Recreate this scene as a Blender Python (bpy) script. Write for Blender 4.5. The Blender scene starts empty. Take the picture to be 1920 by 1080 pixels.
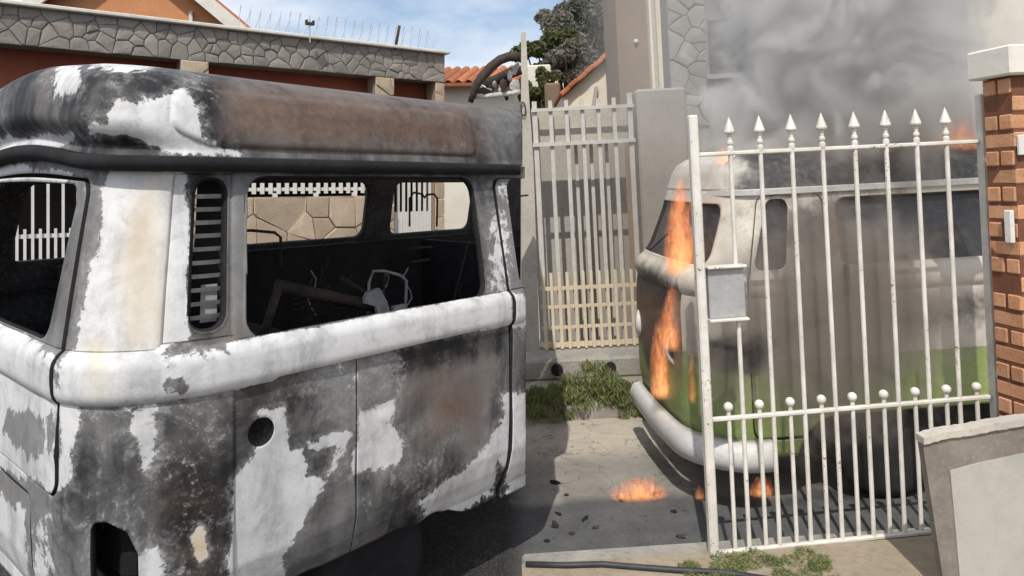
import bpy, bmesh, math, random
import numpy as np
from mathutils import Matrix, Vector, noise

# ------------------------------------------------------------------ camera, sky, sun, exposure
scene = bpy.context.scene
COL = scene.collection
F, HZ, H = 1340.0, 338.0, 1.66          # focal length in photo pixels, horizon row, eye height
cam_d = bpy.data.cameras.new('camera'); cam = bpy.data.objects.new('camera', cam_d); COL.objects.link(cam)
cam.location = (0, 0, H); cam.rotation_euler = (math.radians(90), 0, 0)
cam_d.sensor_width = 36.0; cam_d.lens = F/1920*36; cam_d.shift_y = -(540-HZ)/1920
cam_d.clip_start = .05; cam_d.clip_end = 3000
scene.camera = cam
SUN_EL, SUN_AZ = math.radians(53), math.radians(-13)     # sun behind the camera, a little to the left
world = bpy.data.worlds.new('World'); scene.world = world; world.use_nodes = True
wn = world.node_tree; wn.nodes.clear()
def WN(t, **k):
    n = wn.nodes.new(t)
    for a, b in k.items(): setattr(n, a, b)
    return n
w_out = WN('ShaderNodeOutputWorld'); w_bg = WN('ShaderNodeBackground'); w_bg.inputs['Strength'].default_value = .15
sky = WN('ShaderNodeTexSky', sky_type='NISHITA', sun_disc=False)
sky.sun_elevation = SUN_EL; sky.sun_rotation = math.pi - SUN_AZ
sky.air_density = 1.0; sky.dust_density = 2.5; sky.ozone_density = 1.5
tc = WN('ShaderNodeTexCoord'); mp = WN('ShaderNodeMapping'); mp.inputs['Scale'].default_value = (1, 1, 2.6)
mp.inputs['Location'].default_value = (.35, .1, .28)
cn = WN('ShaderNodeTexNoise'); cn.inputs['Scale'].default_value = 3.4; cn.inputs['Detail'].default_value = 7; cn.inputs['Roughness'].default_value = .55
cr = WN('ShaderNodeValToRGB'); cr.color_ramp.elements[0].position = .33; cr.color_ramp.elements[1].position = .60
cmx = WN('ShaderNodeMix', data_type='RGBA'); cmx.inputs['B'].default_value = (5.6, 5.9, 6.4, 1)
L = wn.links.new
L(tc.outputs['Generated'], mp.inputs['Vector']); L(mp.outputs['Vector'], cn.inputs['Vector']); L(cn.outputs['Fac'], cr.inputs['Fac'])
L(cr.outputs['Color'], cmx.inputs['Factor']); L(sky.outputs['Color'], cmx.inputs['A'])
L(cmx.outputs['Result'], w_bg.inputs['Color']); L(w_bg.outputs['Background'], w_out.inputs['Surface'])
sun_d = bpy.data.lights.new('sun', 'SUN'); sun = bpy.data.objects.new('sun', sun_d); COL.objects.link(sun)
sun_d.energy = 3.2; sun_d.angle = math.radians(.53); sun_d.color = (1, .95, .87)
sdir = Vector((math.sin(SUN_AZ)*math.cos(SUN_EL), -math.cos(SUN_AZ)*math.cos(SUN_EL), math.sin(SUN_EL)))
sun.rotation_euler = sdir.to_track_quat('Z', 'Y').to_euler(); sun.location = sdir*30
vs = scene.view_settings; vs.view_transform = 'Standard'; vs.look = 'None'; vs.gamma = 1; vs.exposure = .12; vs.use_curve_mapping = False
scene.cycles.use_denoising = True
scene.cycles.volume_step_rate = .8; scene.cycles.volume_max_steps = 200
scene.cycles.max_bounces = 8; scene.cycles.transparent_max_bounces = 24; scene.cycles.volume_bounces = 1

R = random.Random(7)
# the street on the right climbs: its frame is turned by TH round the line of sight's level axis
TH = .0495
MR = Matrix.Translation((0, 0, H)) @ Matrix.Rotation(-TH, 4, 'Y') @ Matrix.Translation((0, 0, -H))
MRi = MR.inverted(); MI = Matrix.Identity(4)
def WP(px, py, Y): return Vector(((px-960)/F*Y, Y, H-(py-HZ)/F*Y))       # photo pixel + distance -> world
def RP(px, py, Y): return MRi @ WP(px, py, Y)                            # the same in the right street's frame

# ------------------------------------------------------------------ materials
def newmat(name):
    m = bpy.data.materials.new(name); m.use_nodes = True; nt = m.node_tree
    b = nt.nodes['Principled BSDF']
    return m, nt, b
def N(nt, t, ins=None, **k):
    n = nt.nodes.new(t)
    for a, b in k.items(): setattr(n, a, b)
    for a, b in (ins or {}).items():
        if hasattr(b, 'is_output') : nt.links.new(b, n.inputs[a])
        else: n.inputs[a].default_value = b
    return n
def math_(nt, op, a, b=0.0, c=None, clamp=False):
    n = nt.nodes.new('ShaderNodeMath'); n.operation = op; n.use_clamp = clamp
    for i, v in enumerate((a, b) + ((c,) if c is not None else ())):
        if hasattr(v, 'is_output'): nt.links.new(v, n.inputs[i])
        else: n.inputs[i].default_value = v
    return n.outputs[0]
def sstep(nt, v, lo, hi):
    n = nt.nodes.new('ShaderNodeMapRange'); n.interpolation_type = 'SMOOTHSTEP'
    nt.links.new(v, n.inputs['Value']); n.inputs['From Min'].default_value = lo; n.inputs['From Max'].default_value = hi
    return n.outputs['Result']
def mixc(nt, f, a, b):
    n = nt.nodes.new('ShaderNodeMix'); n.data_type = 'RGBA'
    for k, v in (('Factor', f), ('A', a), ('B', b)):
        if hasattr(v, 'is_output'): nt.links.new(v, n.inputs[k])
        else: n.inputs[k].default_value = (*v, 1) if isinstance(v, tuple) and len(v) == 3 else v
    return n.outputs['Result']
def coords(nt, world_space=False):
    if world_space: return nt.nodes.new('ShaderNodeNewGeometry').outputs['Position']
    return nt.nodes.new('ShaderNodeTexCoord').outputs['Object']
def nz(nt, vec, scale, detail=6, rough=.6, dist=0):
    n = N(nt, 'ShaderNodeTexNoise', {'Scale': scale, 'Detail': detail, 'Roughness': rough, 'Distortion': dist, 'Vector': vec})
    return n.outputs['Fac']
def bump(nt, b, h, strength, distance):
    n = N(nt, 'ShaderNodeBump', {'Strength': strength, 'Distance': distance, 'Height': h}); nt.links.new(n.outputs['Normal'], b.inputs['Normal'])
def pmat(name, c1, c2, scale=3, rough=.8, bs=.3, bd=.01, fine=60, c3=None, metal=0, rnd=0, spec=.3):
    m, nt, b = newmat(name); v = coords(nt, True)
    n1 = nz(nt, v, scale); n2 = nz(nt, v, fine, 4)
    c = mixc(nt, sstep(nt, n1, .32, .68), c1, c2)
    c = mixc(nt, math_(nt, 'MULTIPLY', sstep(nt, n2, .45, .75), .45), c, c3 or tuple(x*.55 for x in c1))
    if rnd:
        oi = nt.nodes.new('ShaderNodeObjectInfo'); mul = math_(nt, 'MULTIPLY_ADD', oi.outputs['Random'], rnd*2, 1-rnd)
        hv = N(nt, 'ShaderNodeHueSaturation', {'Color': c, 'Value': mul}); c = hv.outputs['Color']
    nt.links.new(c, b.inputs['Base Color']); b.inputs['Roughness'].default_value = rough; b.inputs['Metallic'].default_value = metal
    b.inputs['Specular IOR Level'].default_value = spec
    if bs: bump(nt, b, math_(nt, 'ADD', n2, math_(nt, 'MULTIPLY', n1, .6)), bs, bd)
    return m
M = {}
M['stone_grey'] = pmat('grey cladding stone', (.30, .27, .235), (.235, .215, .195), 4, .9, .5, .012, 45, rnd=.16)
M['stone_beige'] = pmat('beige cladding stone', (.50, .40, .29), (.42, .33, .24), 4, .9, .5, .012, 45, rnd=.13)
M['mortar'] = pmat('grey mortar', (.18, .165, .145), (.21, .19, .165), 10, .95, .3, .005)
M['mortar_light'] = pmat('beige mortar', (.32, .24, .17), (.26, .19, .14), 10, .95, .3, .005)
M['white_paint'] = pmat('white paint', (.74, .72, .68), (.66, .64, .60), 6, .45, .1, .002, 80, c3=(.5, .47, .42))
M['gate_paint'] = pmat('aged white gate paint', (.78, .75, .69), (.66, .62, .55), 9, .42, .15, .001, 120, c3=(.46, .40, .32))
def gate_mat():
    m, nt, b = newmat('chipped white gate paint'); v = coords(nt, True)
    n1 = nz(nt, v, 9, 5); n2 = nz(nt, v, 60, 6, .7, .5); n3 = nz(nt, v, 3, 3)
    c = mixc(nt, sstep(nt, n1, .35, .65), (.74, .71, .65), (.60, .565, .50))
    rs_ = sstep(nt, math_(nt, 'ADD', n2, math_(nt, 'MULTIPLY', n3, .35)), .81, .86)
    c = mixc(nt, rs_, c, (.20, .10, .055)); nt.links.new(c, b.inputs['Base Color']); b.inputs['Roughness'].default_value = .5
    bump(nt, b, n2, .3, .001); return m
M['gate_paint'] = gate_mat()
M['dull_gate'] = pmat('dull pale gate paint', (.58, .555, .51), (.50, .475, .435), 9, .6, .1, .001, 100)
M['cream_gate'] = pmat('cream gate paint', (.74, .64, .48), (.66, .55, .40), 9, .6, .1, .001, 100)  # warm sunlight on the gate foot put into the colour; shaded bars stay duller
M['white_wall'] = pmat('white plaster', (.78, .75, .68), (.70, .66, .58), 2, .9, .2, .004, 50, c3=(.6, .55, .46))
M['cream_wall'] = pmat('cream plaster', (.78, .70, .56), (.70, .62, .48), 2, .9, .2, .004, 40)
M['orange_wall'] = pmat('orange plaster', (.58, .27, .13), (.50, .22, .10), 1.5, .9, .2, .004, 30)
M['red_wall'] = pmat('red brown plaster', (.34, .10, .06), (.27, .08, .05), 1.5, .9, .2, .004, 30)
M['tile_orange'] = pmat('orange roof tile', (.46, .17, .075), (.34, .12, .06), 5, .85, .4, .01, 40, rnd=.2)
M['dark_room'] = pmat('dark recess plaster', (.03, .022, .02), (.04, .03, .026), 2, .9, .2, .004)  # shade inside the carport put into near-black walls
M['coping'] = pmat('white coping', (.72, .69, .63), (.6, .57, .5), 4, .8, .2, .004, 40)
M['plaster_grey'] = pmat('weathered grey plaster', (.42, .39, .345), (.34, .315, .28), 1.6, .92, .35, .006, 30, c3=(.28, .26, .23))
M['plaster_pale'] = pmat('pale plaster post', (.52, .48, .41), (.42, .39, .34), 2.5, .92, .3, .005, 30)
M['brown_wall'] = pmat('brown painted wall', (.23, .165, .12), (.19, .14, .10), 1.5, .9, .25, .004, 30)
M['house_grey'] = pmat('grey house plaster', (.22, .21, .195), (.17, .16, .15), 1.2, .92, .35, .006, 24)
M['house_block'] = pmat('grey rendered block', (.25, .235, .21), (.19, .18, .165), 3, .92, .5, .01, 24, rnd=.18)
M['window_dark'] = pmat('dark window pane', (.035, .036, .038), (.05, .05, .05), 2, .25, 0)
M['brick'] = pmat('orange clay brick', (.52, .25, .13), (.60, .33, .19), 14, .85, .5, .004, 90, rnd=.12)
M['brick_mortar'] = pmat('brown pillar mortar', (.20, .085, .05), (.15, .065, .04), 14, .95, .4, .004, 90)
M['low_wall'] = pmat('taupe render', (.25, .215, .185), (.17, .15, .13), 7, .9, .3, .004, 50, c3=(.33, .29, .25))  # shade along the low wall's border is put into this colour
M['low_panel'] = pmat('pale render panel', (.44, .42, .37), (.36, .345, .31), 5, .9, .2, .003, 60, c3=(.37, .35, .31))  # sunlit area of the low wall, painted as a paler tone
M['dark_soot'] = pmat('black soot', (.012, .012, .014), (.022, .022, .024), 6, .9, .4, .006, 40)
M['soot_metal'] = pmat('sooty metal', (.05, .05, .052), (.02, .02, .021), 8, .75, .4, .004, 60, c3=(.16, .155, .15))
M['slat_metal'] = pmat('burnt slat metal', (.36, .36, .36), (.22, .22, .22), 14, .6, .3, .003, 80, c3=(.35, .34, .33))
M['wire'] = pmat('galvanised wire', (.50, .54, .60), (.42, .46, .52), 9, .5, 0)
M['ash'] = pmat('white ash', (.62, .60, .57), (.38, .36, .34), 9, .95, .6, .01, 70, c3=(.14, .13, .12))
M['char'] = pmat('charred brown metal', (.055, .04, .032), (.02, .018, .017), 9, .8, .5, .008, 50, c3=(.13, .08, .055))
M['tyre'] = pmat('dark tyre rubber', (.018, .018, .019), (.03, .03, .03), 10, .85, .3, .004, 60)
M['bumper_white'] = pmat('white bumper paint', (.68, .67, .65), (.60, .59, .57), 5, .5, .1, .003, 60, c3=(.38, .36, .34))
M['cable'] = pmat('black hose rubber', (.03, .03, .034), (.05, .05, .055), 12, .5, .1, .002)
M['trunk'] = pmat('tree bark', (.12, .09, .06), (.07, .055, .04), 10, .95, .6, .02, 40)
M['dark_post'] = pmat('dark rusty pole', (.07, .055, .045), (.04, .034, .03), 12, .85, .3, .003)
M['steel_grey'] = pmat('grey lock sheet', (.40, .40, .40), (.33, .33, .33), 6, .55, .15, .003, 60)
def leafmat(name, c1, c2, c3):
    m, nt, b = newmat(name); v = coords(nt, True)
    n1 = nz(nt, v, 2.3, 4); n2 = nz(nt, v, 21, 3)
    c = mixc(nt, sstep(nt, n1, .35, .65), c1, c2); c = mixc(nt, sstep(nt, n2, .4, .7), c, c3)
    nt.links.new(c, b.inputs['Base Color']); b.inputs['Roughness'].default_value = .65; b.inputs['Specular IOR Level'].default_value = .25
    tr = N(nt, 'ShaderNodeBsdfTranslucent', {'Color': c}); mx = N(nt, 'ShaderNodeMixShader', {'Fac': .3, 1: b.outputs['BSDF'], 2: tr.outputs['BSDF']})
    nt.links.new(mx.outputs[0], nt.nodes['Material Output'].inputs['Surface'])
    return m
M['leaf_green'] = leafmat('green leaves', (.12, .14, .05), (.085, .105, .04), (.17, .18, .075))
M['leaf_grey'] = leafmat('grey green leaves', (.18, .18, .145), (.13, .135, .11), (.26, .25, .20))
M['weed'] = leafmat('weed leaves', (.20, .24, .09), (.15, .19, .065), (.32, .31, .15))
# asphalt and ground
def ground_mat():
    m, nt, b = newmat('asphalt'); v = coords(nt, True)
    n1 = nz(nt, v, .9, 5); n2 = nz(nt, v, 7, 6); n3 = nz(nt, v, 130, 3)
    sx = N(nt, 'ShaderNodeSeparateXYZ', {'Vector': v})
    wob = math_(nt, 'MULTIPLY_ADD', math_(nt, 'SUBTRACT', n1, .5), .5, sx.outputs['Y'])
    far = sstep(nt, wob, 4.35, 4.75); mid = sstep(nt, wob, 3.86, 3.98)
    dark = mixc(nt, sstep(nt, n2, .35, .7), (.075, .078, .082), (.105, .107, .11))  # near band: shade lying across the road, put into the asphalt colour
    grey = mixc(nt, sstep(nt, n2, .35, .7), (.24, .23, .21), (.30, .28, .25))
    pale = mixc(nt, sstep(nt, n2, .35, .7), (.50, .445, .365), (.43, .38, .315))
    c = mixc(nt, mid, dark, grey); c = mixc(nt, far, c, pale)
    # charred ground round the burnt van on the left
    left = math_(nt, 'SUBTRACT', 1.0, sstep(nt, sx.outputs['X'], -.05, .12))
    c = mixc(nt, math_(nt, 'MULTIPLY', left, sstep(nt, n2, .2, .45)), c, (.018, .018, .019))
    stn = sstep(nt, nz(nt, v, 2.6, 7, .65, .6), .50, .66)
    c = mixc(nt, math_(nt, 'MULTIPLY', stn, .28), c, (.07, .066, .06))
    vor = N(nt, 'ShaderNodeTexVoronoi', {'Scale': 1.7, 'Vector': N(nt, 'ShaderNodeVectorMath', {0: v, 1: N(nt, 'ShaderNodeTexNoise', {'Scale': 3.0, 'Detail': 5, 'Vector': v}).outputs['Color']}).outputs[0]}, feature='DISTANCE_TO_EDGE')
    crk = math_(nt, 'SUBTRACT', 1.0, sstep(nt, vor.outputs['Distance'], .004, .014))
    c = mixc(nt, math_(nt, 'MULTIPLY', crk, .4), c, (.03, .03, .03))
    spots = sstep(nt, nz(nt, v, 16, 2), .68, .72)
    c = mixc(nt, math_(nt, 'MULTIPLY', spots, .7), c, (.04, .04, .042))
    c = mixc(nt, math_(nt, 'MULTIPLY', sstep(nt, n3, .5, .75), .35), c, (.28, .27, .25))
    nt.links.new(c, b.inputs['Base Color']); b.inputs['Roughness'].default_value = .9
    bump(nt, b, math_(nt, 'ADD', n3, math_(nt, 'MULTIPLY', n2, 2.0)), .5, .008)
    return m
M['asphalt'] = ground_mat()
M['pavement'] = pmat('earthy pavement', (.36, .30, .225), (.27, .225, .165), 2.2, .95, .6, .012, 26, c3=(.16, .14, .09))
M['far_pavement'] = pmat('grey green pavement', (.36, .34, .28), (.30, .29, .23), 2.5, .95, .4, .008, 26)
M['kerb'] = pmat('pale kerb concrete', (.36, .34, .30), (.26, .25, .23), 5, .95, .5, .01, 40)

def burnt_mat(name, green=False):
    m, nt, b = newmat(name); v = coords(nt)
    at = N(nt, 'ShaderNodeAttribute', attribute_name='burn'); sp = N(nt, 'ShaderNodeSeparateColor', {'Color': at.outputs['Color']})
    Rr, Gg, Bb, Aa = sp.outputs[0], sp.outputs[1], sp.outputs[2], at.outputs['Alpha']
    n1 = nz(nt, v, 5.5, 10, .72, .7); n2 = nz(nt, v, 30, 10, .74, .25); n3 = nz(nt, v, 170, 4, .6); n4 = nz(nt, v, 2.4, 5, .6, .5)
    st = N(nt, 'ShaderNodeMapping', {'Vector': v, 'Scale': (11, 11, 1.6)}); n5 = nz(nt, st.outputs['Vector'], 1.0, 6, .6, .3)      # run-down streaks
    jit = math_(nt, 'ADD', math_(nt, 'MULTIPLY_ADD', n1, 1.7, -.85), math_(nt, 'MULTIPLY_ADD', n2, .9, -.45))
    gl = math_(nt, 'ADD', math_(nt, 'ADD', Aa, math_(nt, 'MULTIPLY_ADD', n4, 1.1, -.5)), math_(nt, 'ADD', math_(nt, 'MULTIPLY', jit, .42), math_(nt, 'MULTIPLY_ADD', n5, .7, -.35)))
    grey = mixc(nt, sstep(nt, gl, .0, .85), (.010, .0105, .012), (.23, .228, .225))
    grey = mixc(nt, math_(nt, 'MULTIPLY', sstep(nt, n4, .48, .66), .45), grey, (.115, .088, .068))
    # pale ash flecks in patches on the soot
    fk = N(nt, 'ShaderNodeAttribute', attribute_name='fleck').outputs['Fac']
    patch = sstep(nt, math_(nt, 'ADD', math_(nt, 'MULTIPLY_ADD', n1, 1.3, -.15), math_(nt, 'MULTIPLY', fk, .24)), .60, .86)
    n6 = nz(nt, v, 58, 9, .78, .5)
    fl = sstep(nt, math_(nt, 'ADD', math_(nt, 'MULTIPLY', n6, .75), math_(nt, 'MULTIPLY', n2, .4)), .585, .66)
    grey = mixc(nt, math_(nt, 'MULTIPLY', math_(nt, 'MULTIPLY', fl, patch), .9), grey, (.44, .435, .42))
    rust = mixc(nt, sstep(nt, n2, .3, .7), (.085, .055, .040), (.17, .092, .058))
    rf = sstep(nt, math_(nt, 'ADD', Gg, math_(nt, 'MULTIPLY', jit, .28)), .20, .95)
    c = mixc(nt, math_(nt, 'MULTIPLY', rf, .85), grey, rust)
    white = mixc(nt, sstep(nt, math_(nt, 'ADD', math_(nt, 'MULTIPLY', n5, .5), math_(nt, 'MULTIPLY_ADD', n2, .3, math_(nt, 'MULTIPLY', n1, .6))), .52, .80), (.40, .40, .40), (.66, .66, .66))
    cream = mixc(nt, sstep(nt, n4, .4, .6), (.62, .57, .45), (.56, .45, .29))
    white = mixc(nt, math_(nt, 'MULTIPLY', Bb, .8), white, cream)
    wf = sstep(nt, math_(nt, 'ADD', Rr, math_(nt, 'MULTIPLY', jit, .72)), .46, .54)
    film = sstep(nt, math_(nt, 'ADD', Rr, math_(nt, 'ADD', math_(nt, 'MULTIPLY', jit, .9), math_(nt, 'MULTIPLY', fk, .10))), .12, .62)      # thin ash round the bared patches
    c = mixc(nt, math_(nt, 'MULTIPLY', film, sstep(nt, math_(nt, 'MULTIPLY_ADD', n6, .6, math_(nt, 'MULTIPLY', n2, .4)), .38, .62)), c, (.26, .255, .25))
    specks = sstep(nt, math_(nt, 'MULTIPLY_ADD', n6, .4, math_(nt, 'MULTIPLY', n2, .6)), .60, .66)
    wf = math_(nt, 'MULTIPLY', wf, math_(nt, 'SUBTRACT', 1.0, math_(nt, 'MULTIPLY', specks, .7)))
    c = mixc(nt, wf, c, white)
    nt.links.new(c, b.inputs['Base Color'])
    nt.links.new(math_(nt, 'MULTIPLY_ADD', n2, .35, .42), b.inputs['Roughness']); b.inputs['Specular IOR Level'].default_value = .35
    bump(nt, b, math_(nt, 'ADD', math_(nt, 'MULTIPLY', wf, 1.1), math_(nt, 'ADD', n2, math_(nt, 'MULTIPLY', n6, .5))), .42, .004)
    return m
M['burnt'] = burnt_mat('burnt sheet metal')
def painted_mat():
    m, nt, b = newmat('scorched two tone paint'); v = coords(nt)
    at = N(nt, 'ShaderNodeAttribute', attribute_name='burn'); sp = N(nt, 'ShaderNodeSeparateColor', {'Color': at.outputs['Color']})
    n1 = nz(nt, v, 5, 7, .65, .3); n2 = nz(nt, v, 30, 6, .65)
    jit = math_(nt, 'ADD', math_(nt, 'MULTIPLY_ADD', n1, 1.0, -.5), math_(nt, 'MULTIPLY_ADD', n2, .5, -.25))
    wht = mixc(nt, sstep(nt, n1, .4, .65), (.66, .62, .54), (.56, .50, .41))
    grn = mixc(nt, sstep(nt, n2, .4, .65), (.29, .36, .125), (.24, .31, .105))
    c = mixc(nt, sstep(nt, math_(nt, 'ADD', sp.outputs[1], math_(nt, 'MULTIPLY', jit, .12)), .45, .55), wht, grn)
    soot = mixc(nt, sstep(nt, n2, .4, .7), (.03, .03, .032), (.09, .082, .075))
    c = mixc(nt, sstep(nt, math_(nt, 'ADD', sp.outputs[2], math_(nt, 'MULTIPLY', jit, .7)), .3, .7), c, soot)
    c = mixc(nt, math_(nt, 'MULTIPLY', sstep(nt, math_(nt, 'ADD', sp.outputs[0], math_(nt, 'MULTIPLY', jit, .6)), .3, .7), .85), c, (.20, .115, .07))
    nt.links.new(c, b.inputs['Base Color']); b.inputs['Roughness'].default_value = .5
    bump(nt, b, n2, .25, .003)
    return m
M['painted'] = painted_mat()

# ------------------------------------------------------------------ helpers
def tag(o, label=None, cat=None, group=None, kind=None):
    for k, v in (('label', label), ('category', cat), ('group', group), ('kind', kind)):
        if v: o[k] = v
    return o
def mesh_obj(name, verts, faces, mat, parent=None, matrix=None, smooth=False):
    me = bpy.data.meshes.new(name); me.from_pydata([tuple(map(float, v)) for v in verts], [], [tuple(f) for f in faces]); me.update()
    if mat is not None: me.materials.append(mat)
    if smooth: me.polygons.foreach_set('use_smooth', [True]*len(me.polygons))
    o = bpy.data.objects.new(name, me); COL.objects.link(o)
    if parent is not None: o.parent = parent
    if matrix is not None: o.matrix_local = matrix if parent is not None else matrix
    return o
def empty(name, matrix, label, cat, group=None):
    o = bpy.data.objects.new(name, None); COL.objects.link(o); o.empty_display_size = .2
    o.matrix_world = matrix
    return tag(o, label, cat, group)
class MB:
    def __init__(s): s.v, s.f = [], []
    def add(s, v, f):
        n = len(s.v); s.v += [tuple(p) for p in v]; s.f += [tuple(i+n for i in q) for q in f]; return s
    def box(s, c, d, m=None, taper=1.0):
        x, y, z = d[0]/2, d[1]/2, d[2]/2
        P = [(-x, -y, -z), (x, -y, -z), (x, y, -z), (-x, y, -z), (-x*taper, -y*taper, z), (x*taper, -y*taper, z), (x*taper, y*taper, z), (-x*taper, y*taper, z)]
        P = [Vector(p) for p in P]
        if m is not None: P = [m @ p for p in P]
        P = [p + Vector(c) for p in P]
        return s.add(P, [(0, 3, 2, 1), (4, 5, 6, 7), (0, 1, 5, 4), (1, 2, 6, 5), (2, 3, 7, 6), (3, 0, 4, 7)])
    def bbox(s, c, d, bev=.006, m=None):            # box with chamfered edges
        x, y, z = d[0]/2, d[1]/2, d[2]/2; b = min(bev, x*.9, y*.9, z*.9)
        bm = bmesh.new(); bmesh.ops.create_cube(bm, size=1)
        for v in bm.verts: v.co = Vector((v.co.x*2*x, v.co.y*2*y, v.co.z*2*z))
        bmesh.ops.bevel(bm, geom=bm.edges[:], offset=b, segments=1, affect='EDGES')
        bm.verts.index_update()
        P = [(m @ v.co if m is not None else v.co) + Vector(c) for v in bm.verts]
        s.add(P, [[v.index for v in f.verts] for f in bm.faces]); bm.free(); return s
    def tube(s, pts, r, n=8, closed=False, cap=True):
        pts = [Vector(p) for p in pts]; k = len(pts); rr = r if hasattr(r, '__len__') else [r]*k
        base = len(s.v); up = Vector((.13, .31, .94)).normalized()
        for i, p in enumerate(pts):
            a = pts[(i-1) % k] if (closed or i > 0) else p; b = pts[(i+1) % k] if (closed or i < k-1) else p
            t = (b-a).normalized(); e1 = t.cross(up)
            if e1.length < .05: e1 = t.cross(Vector((1, 0, 0)))
            e1.normalize(); e2 = t.cross(e1)
            for j in range(n):
                an = 2*math.pi*j/n; s.v.append(tuple(p + (e1*math.cos(an)+e2*math.sin(an))*rr[i]))
        for i in range(k if closed else k-1):
            for j in range(n):
                a = base+i*n+j; b = base+i*n+(j+1) % n; c = base+((i+1) % k)*n+(j+1) % n; d = base+((i+1) % k)*n+j
                s.f.append((a, b, c, d))
        if cap and not closed:
            s.f.append(tuple(base+j for j in range(n))[::-1]); s.f.append(tuple(base+(k-1)*n+j for j in range(n)))
        return s
    def lathe(s, c, prof, n=10, m=None):            # prof: (r, z) pairs, closed top and bottom
        base = len(s.v); k = len(prof)
        for r, z in prof:
            for j in range(n):
                a = 2*math.pi*j/n; p = Vector((r*math.cos(a), r*math.sin(a), z))
                if m is not None: p = m @ p
                s.v.append(tuple(p + Vector(c)))
        for i in range(k-1):
            for j in range(n):
                s.f.append((base+i*n+j, base+i*n+(j+1) % n, base+(i+1)*n+(j+1) % n, base+(i+1)*n+j))
        s.f.append(tuple(base+j for j in range(n))[::-1]); s.f.append(tuple(base+(k-1)*n+j for j in range(n)))
        return s
    def prism(s, poly, z0, z1, m=None):             # poly: list of (x, y), extruded in z
        n = len(poly); P = [Vector((x, y, z0)) for x, y in poly] + [Vector((x, y, z1)) for x, y in poly]
        if m is not None: P = [m @ p for p in P]
        return s.add(P, [tuple(range(n))[::-1], tuple(range(n, 2*n))] + [(i, (i+1) % n, n+(i+1) % n, n+i) for i in range(n)])
    def build(s, name, mat, parent=None, matrix=None, smooth=False):
        return mesh_obj(name, s.v, s.f, mat, parent, matrix, smooth)

def polydist(P, poly):                              # signed distance (negative inside) of points P (n,2) to polygon
    poly = np.asarray(poly, float); d = np.full(len(P), 1e18); ins = np.zeros(len(P), bool)
    for i in range(len(poly)):
        a, b = poly[i], poly[(i+1) % len(poly)]; e = b-a; w = P-a
        t = np.clip((w@e)/max(e@e, 1e-9), 0, 1); q = w - t[:, None]*e; d = np.minimum(d, (q**2).sum(1))
        c = ((a[1] <= P[:, 1]) != (b[1] <= P[:, 1]))
        with np.errstate(divide='ignore', invalid='ignore'):
            xi = a[0] + (P[:, 1]-a[1])/(b[1]-a[1])*(b[0]-a[0])
        ins ^= c & (P[:, 0] < xi)
    d = np.sqrt(d); return np.where(ins, -d, d)
def rrect(a, w, a0, a1, w0, w1, r):                 # rounded rectangle, signed distance
    ca, cw = (a0+a1)/2, (w0+w1)/2; qx = np.abs(a-ca)-(a1-a0)/2+r; qy = np.abs(w-cw)-(w1-w0)/2+r
    return np.minimum(np.maximum(qx, qy), 0) + np.hypot(np.maximum(qx, 0), np.maximum(qy, 0)) - r
def quad_sd(a, w, poly, r):
    P = np.stack([a.ravel(), w.ravel()], 1); return (polydist(P, poly)-r).reshape(a.shape)
def smooth01(x): x = np.clip(x, 0, 1); return x*x*(3-2*x)

class VanShape:
    """a bus body: plan path with rounded corners, (a, w) -> point. a > 0 along the near side, a < 0 across the end."""
    def __init__(s, W, Ru, Rv, prof, warp): s.W, s.Ru, s.Rv, s.prof, s.warp = W, Ru, Rv, prof, warp
    def path(s, a, d):
        W, Ru, Rv = s.W, s.Ru, s.Rv
        ru = np.maximum(Ru-.45*d, .05); rv = np.maximum(Rv-.45*d, .05); rv = np.minimum(rv, np.maximum(W/2-d, .004))
        u = np.zeros_like(a); v = np.zeros_like(a)
        b = -a - W                                        # > 0 on the far side
        side = a >= Ru; c1 = (a < Ru) & (a > -Rv); end = (a <= -Rv) & (a >= -(W-Rv)); c2 = (a < -(W-Rv)) & (b < Ru); far = b >= Ru
        ph = np.clip((a+Rv)/(Ru+Rv), 0, 1)*math.pi/2; ph2 = np.clip((b+Rv)/(Ru+Rv), 0, 1)*math.pi/2
        su = ru-Ru+d; 
        u = np.where(side, a+np.maximum(0, su)*np.exp(-(a-Ru)*3), u); v = np.where(side, d, v)
        u = np.where(c1, d+ru*(1-np.cos(ph)), u); v = np.where(c1, d+rv*(1-np.sin(ph)), v)
        t = np.clip((-a-Rv)/(W-2*Rv), 0, 1)
        u = np.where(end, d, u); v = np.where(end, (d+rv)*(1-t)+(W-d-rv)*t, v)
        u = np.where(c2, d+ru*(1-np.cos(ph2)), u); v = np.where(c2, W-d-rv*(1-np.sin(ph2)), v)
        u = np.where(far, b+np.maximum(0, su)*np.exp(-(b-Ru)*3), u); v = np.where(far, W-d, v)
        return u, v
    def point(s, a, w, extra=0.0):
        d = np.interp(w, s.prof[0], s.prof[1]) + extra
        u, v = s.path(a, d); return s.warp(u, v, w, a)
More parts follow.
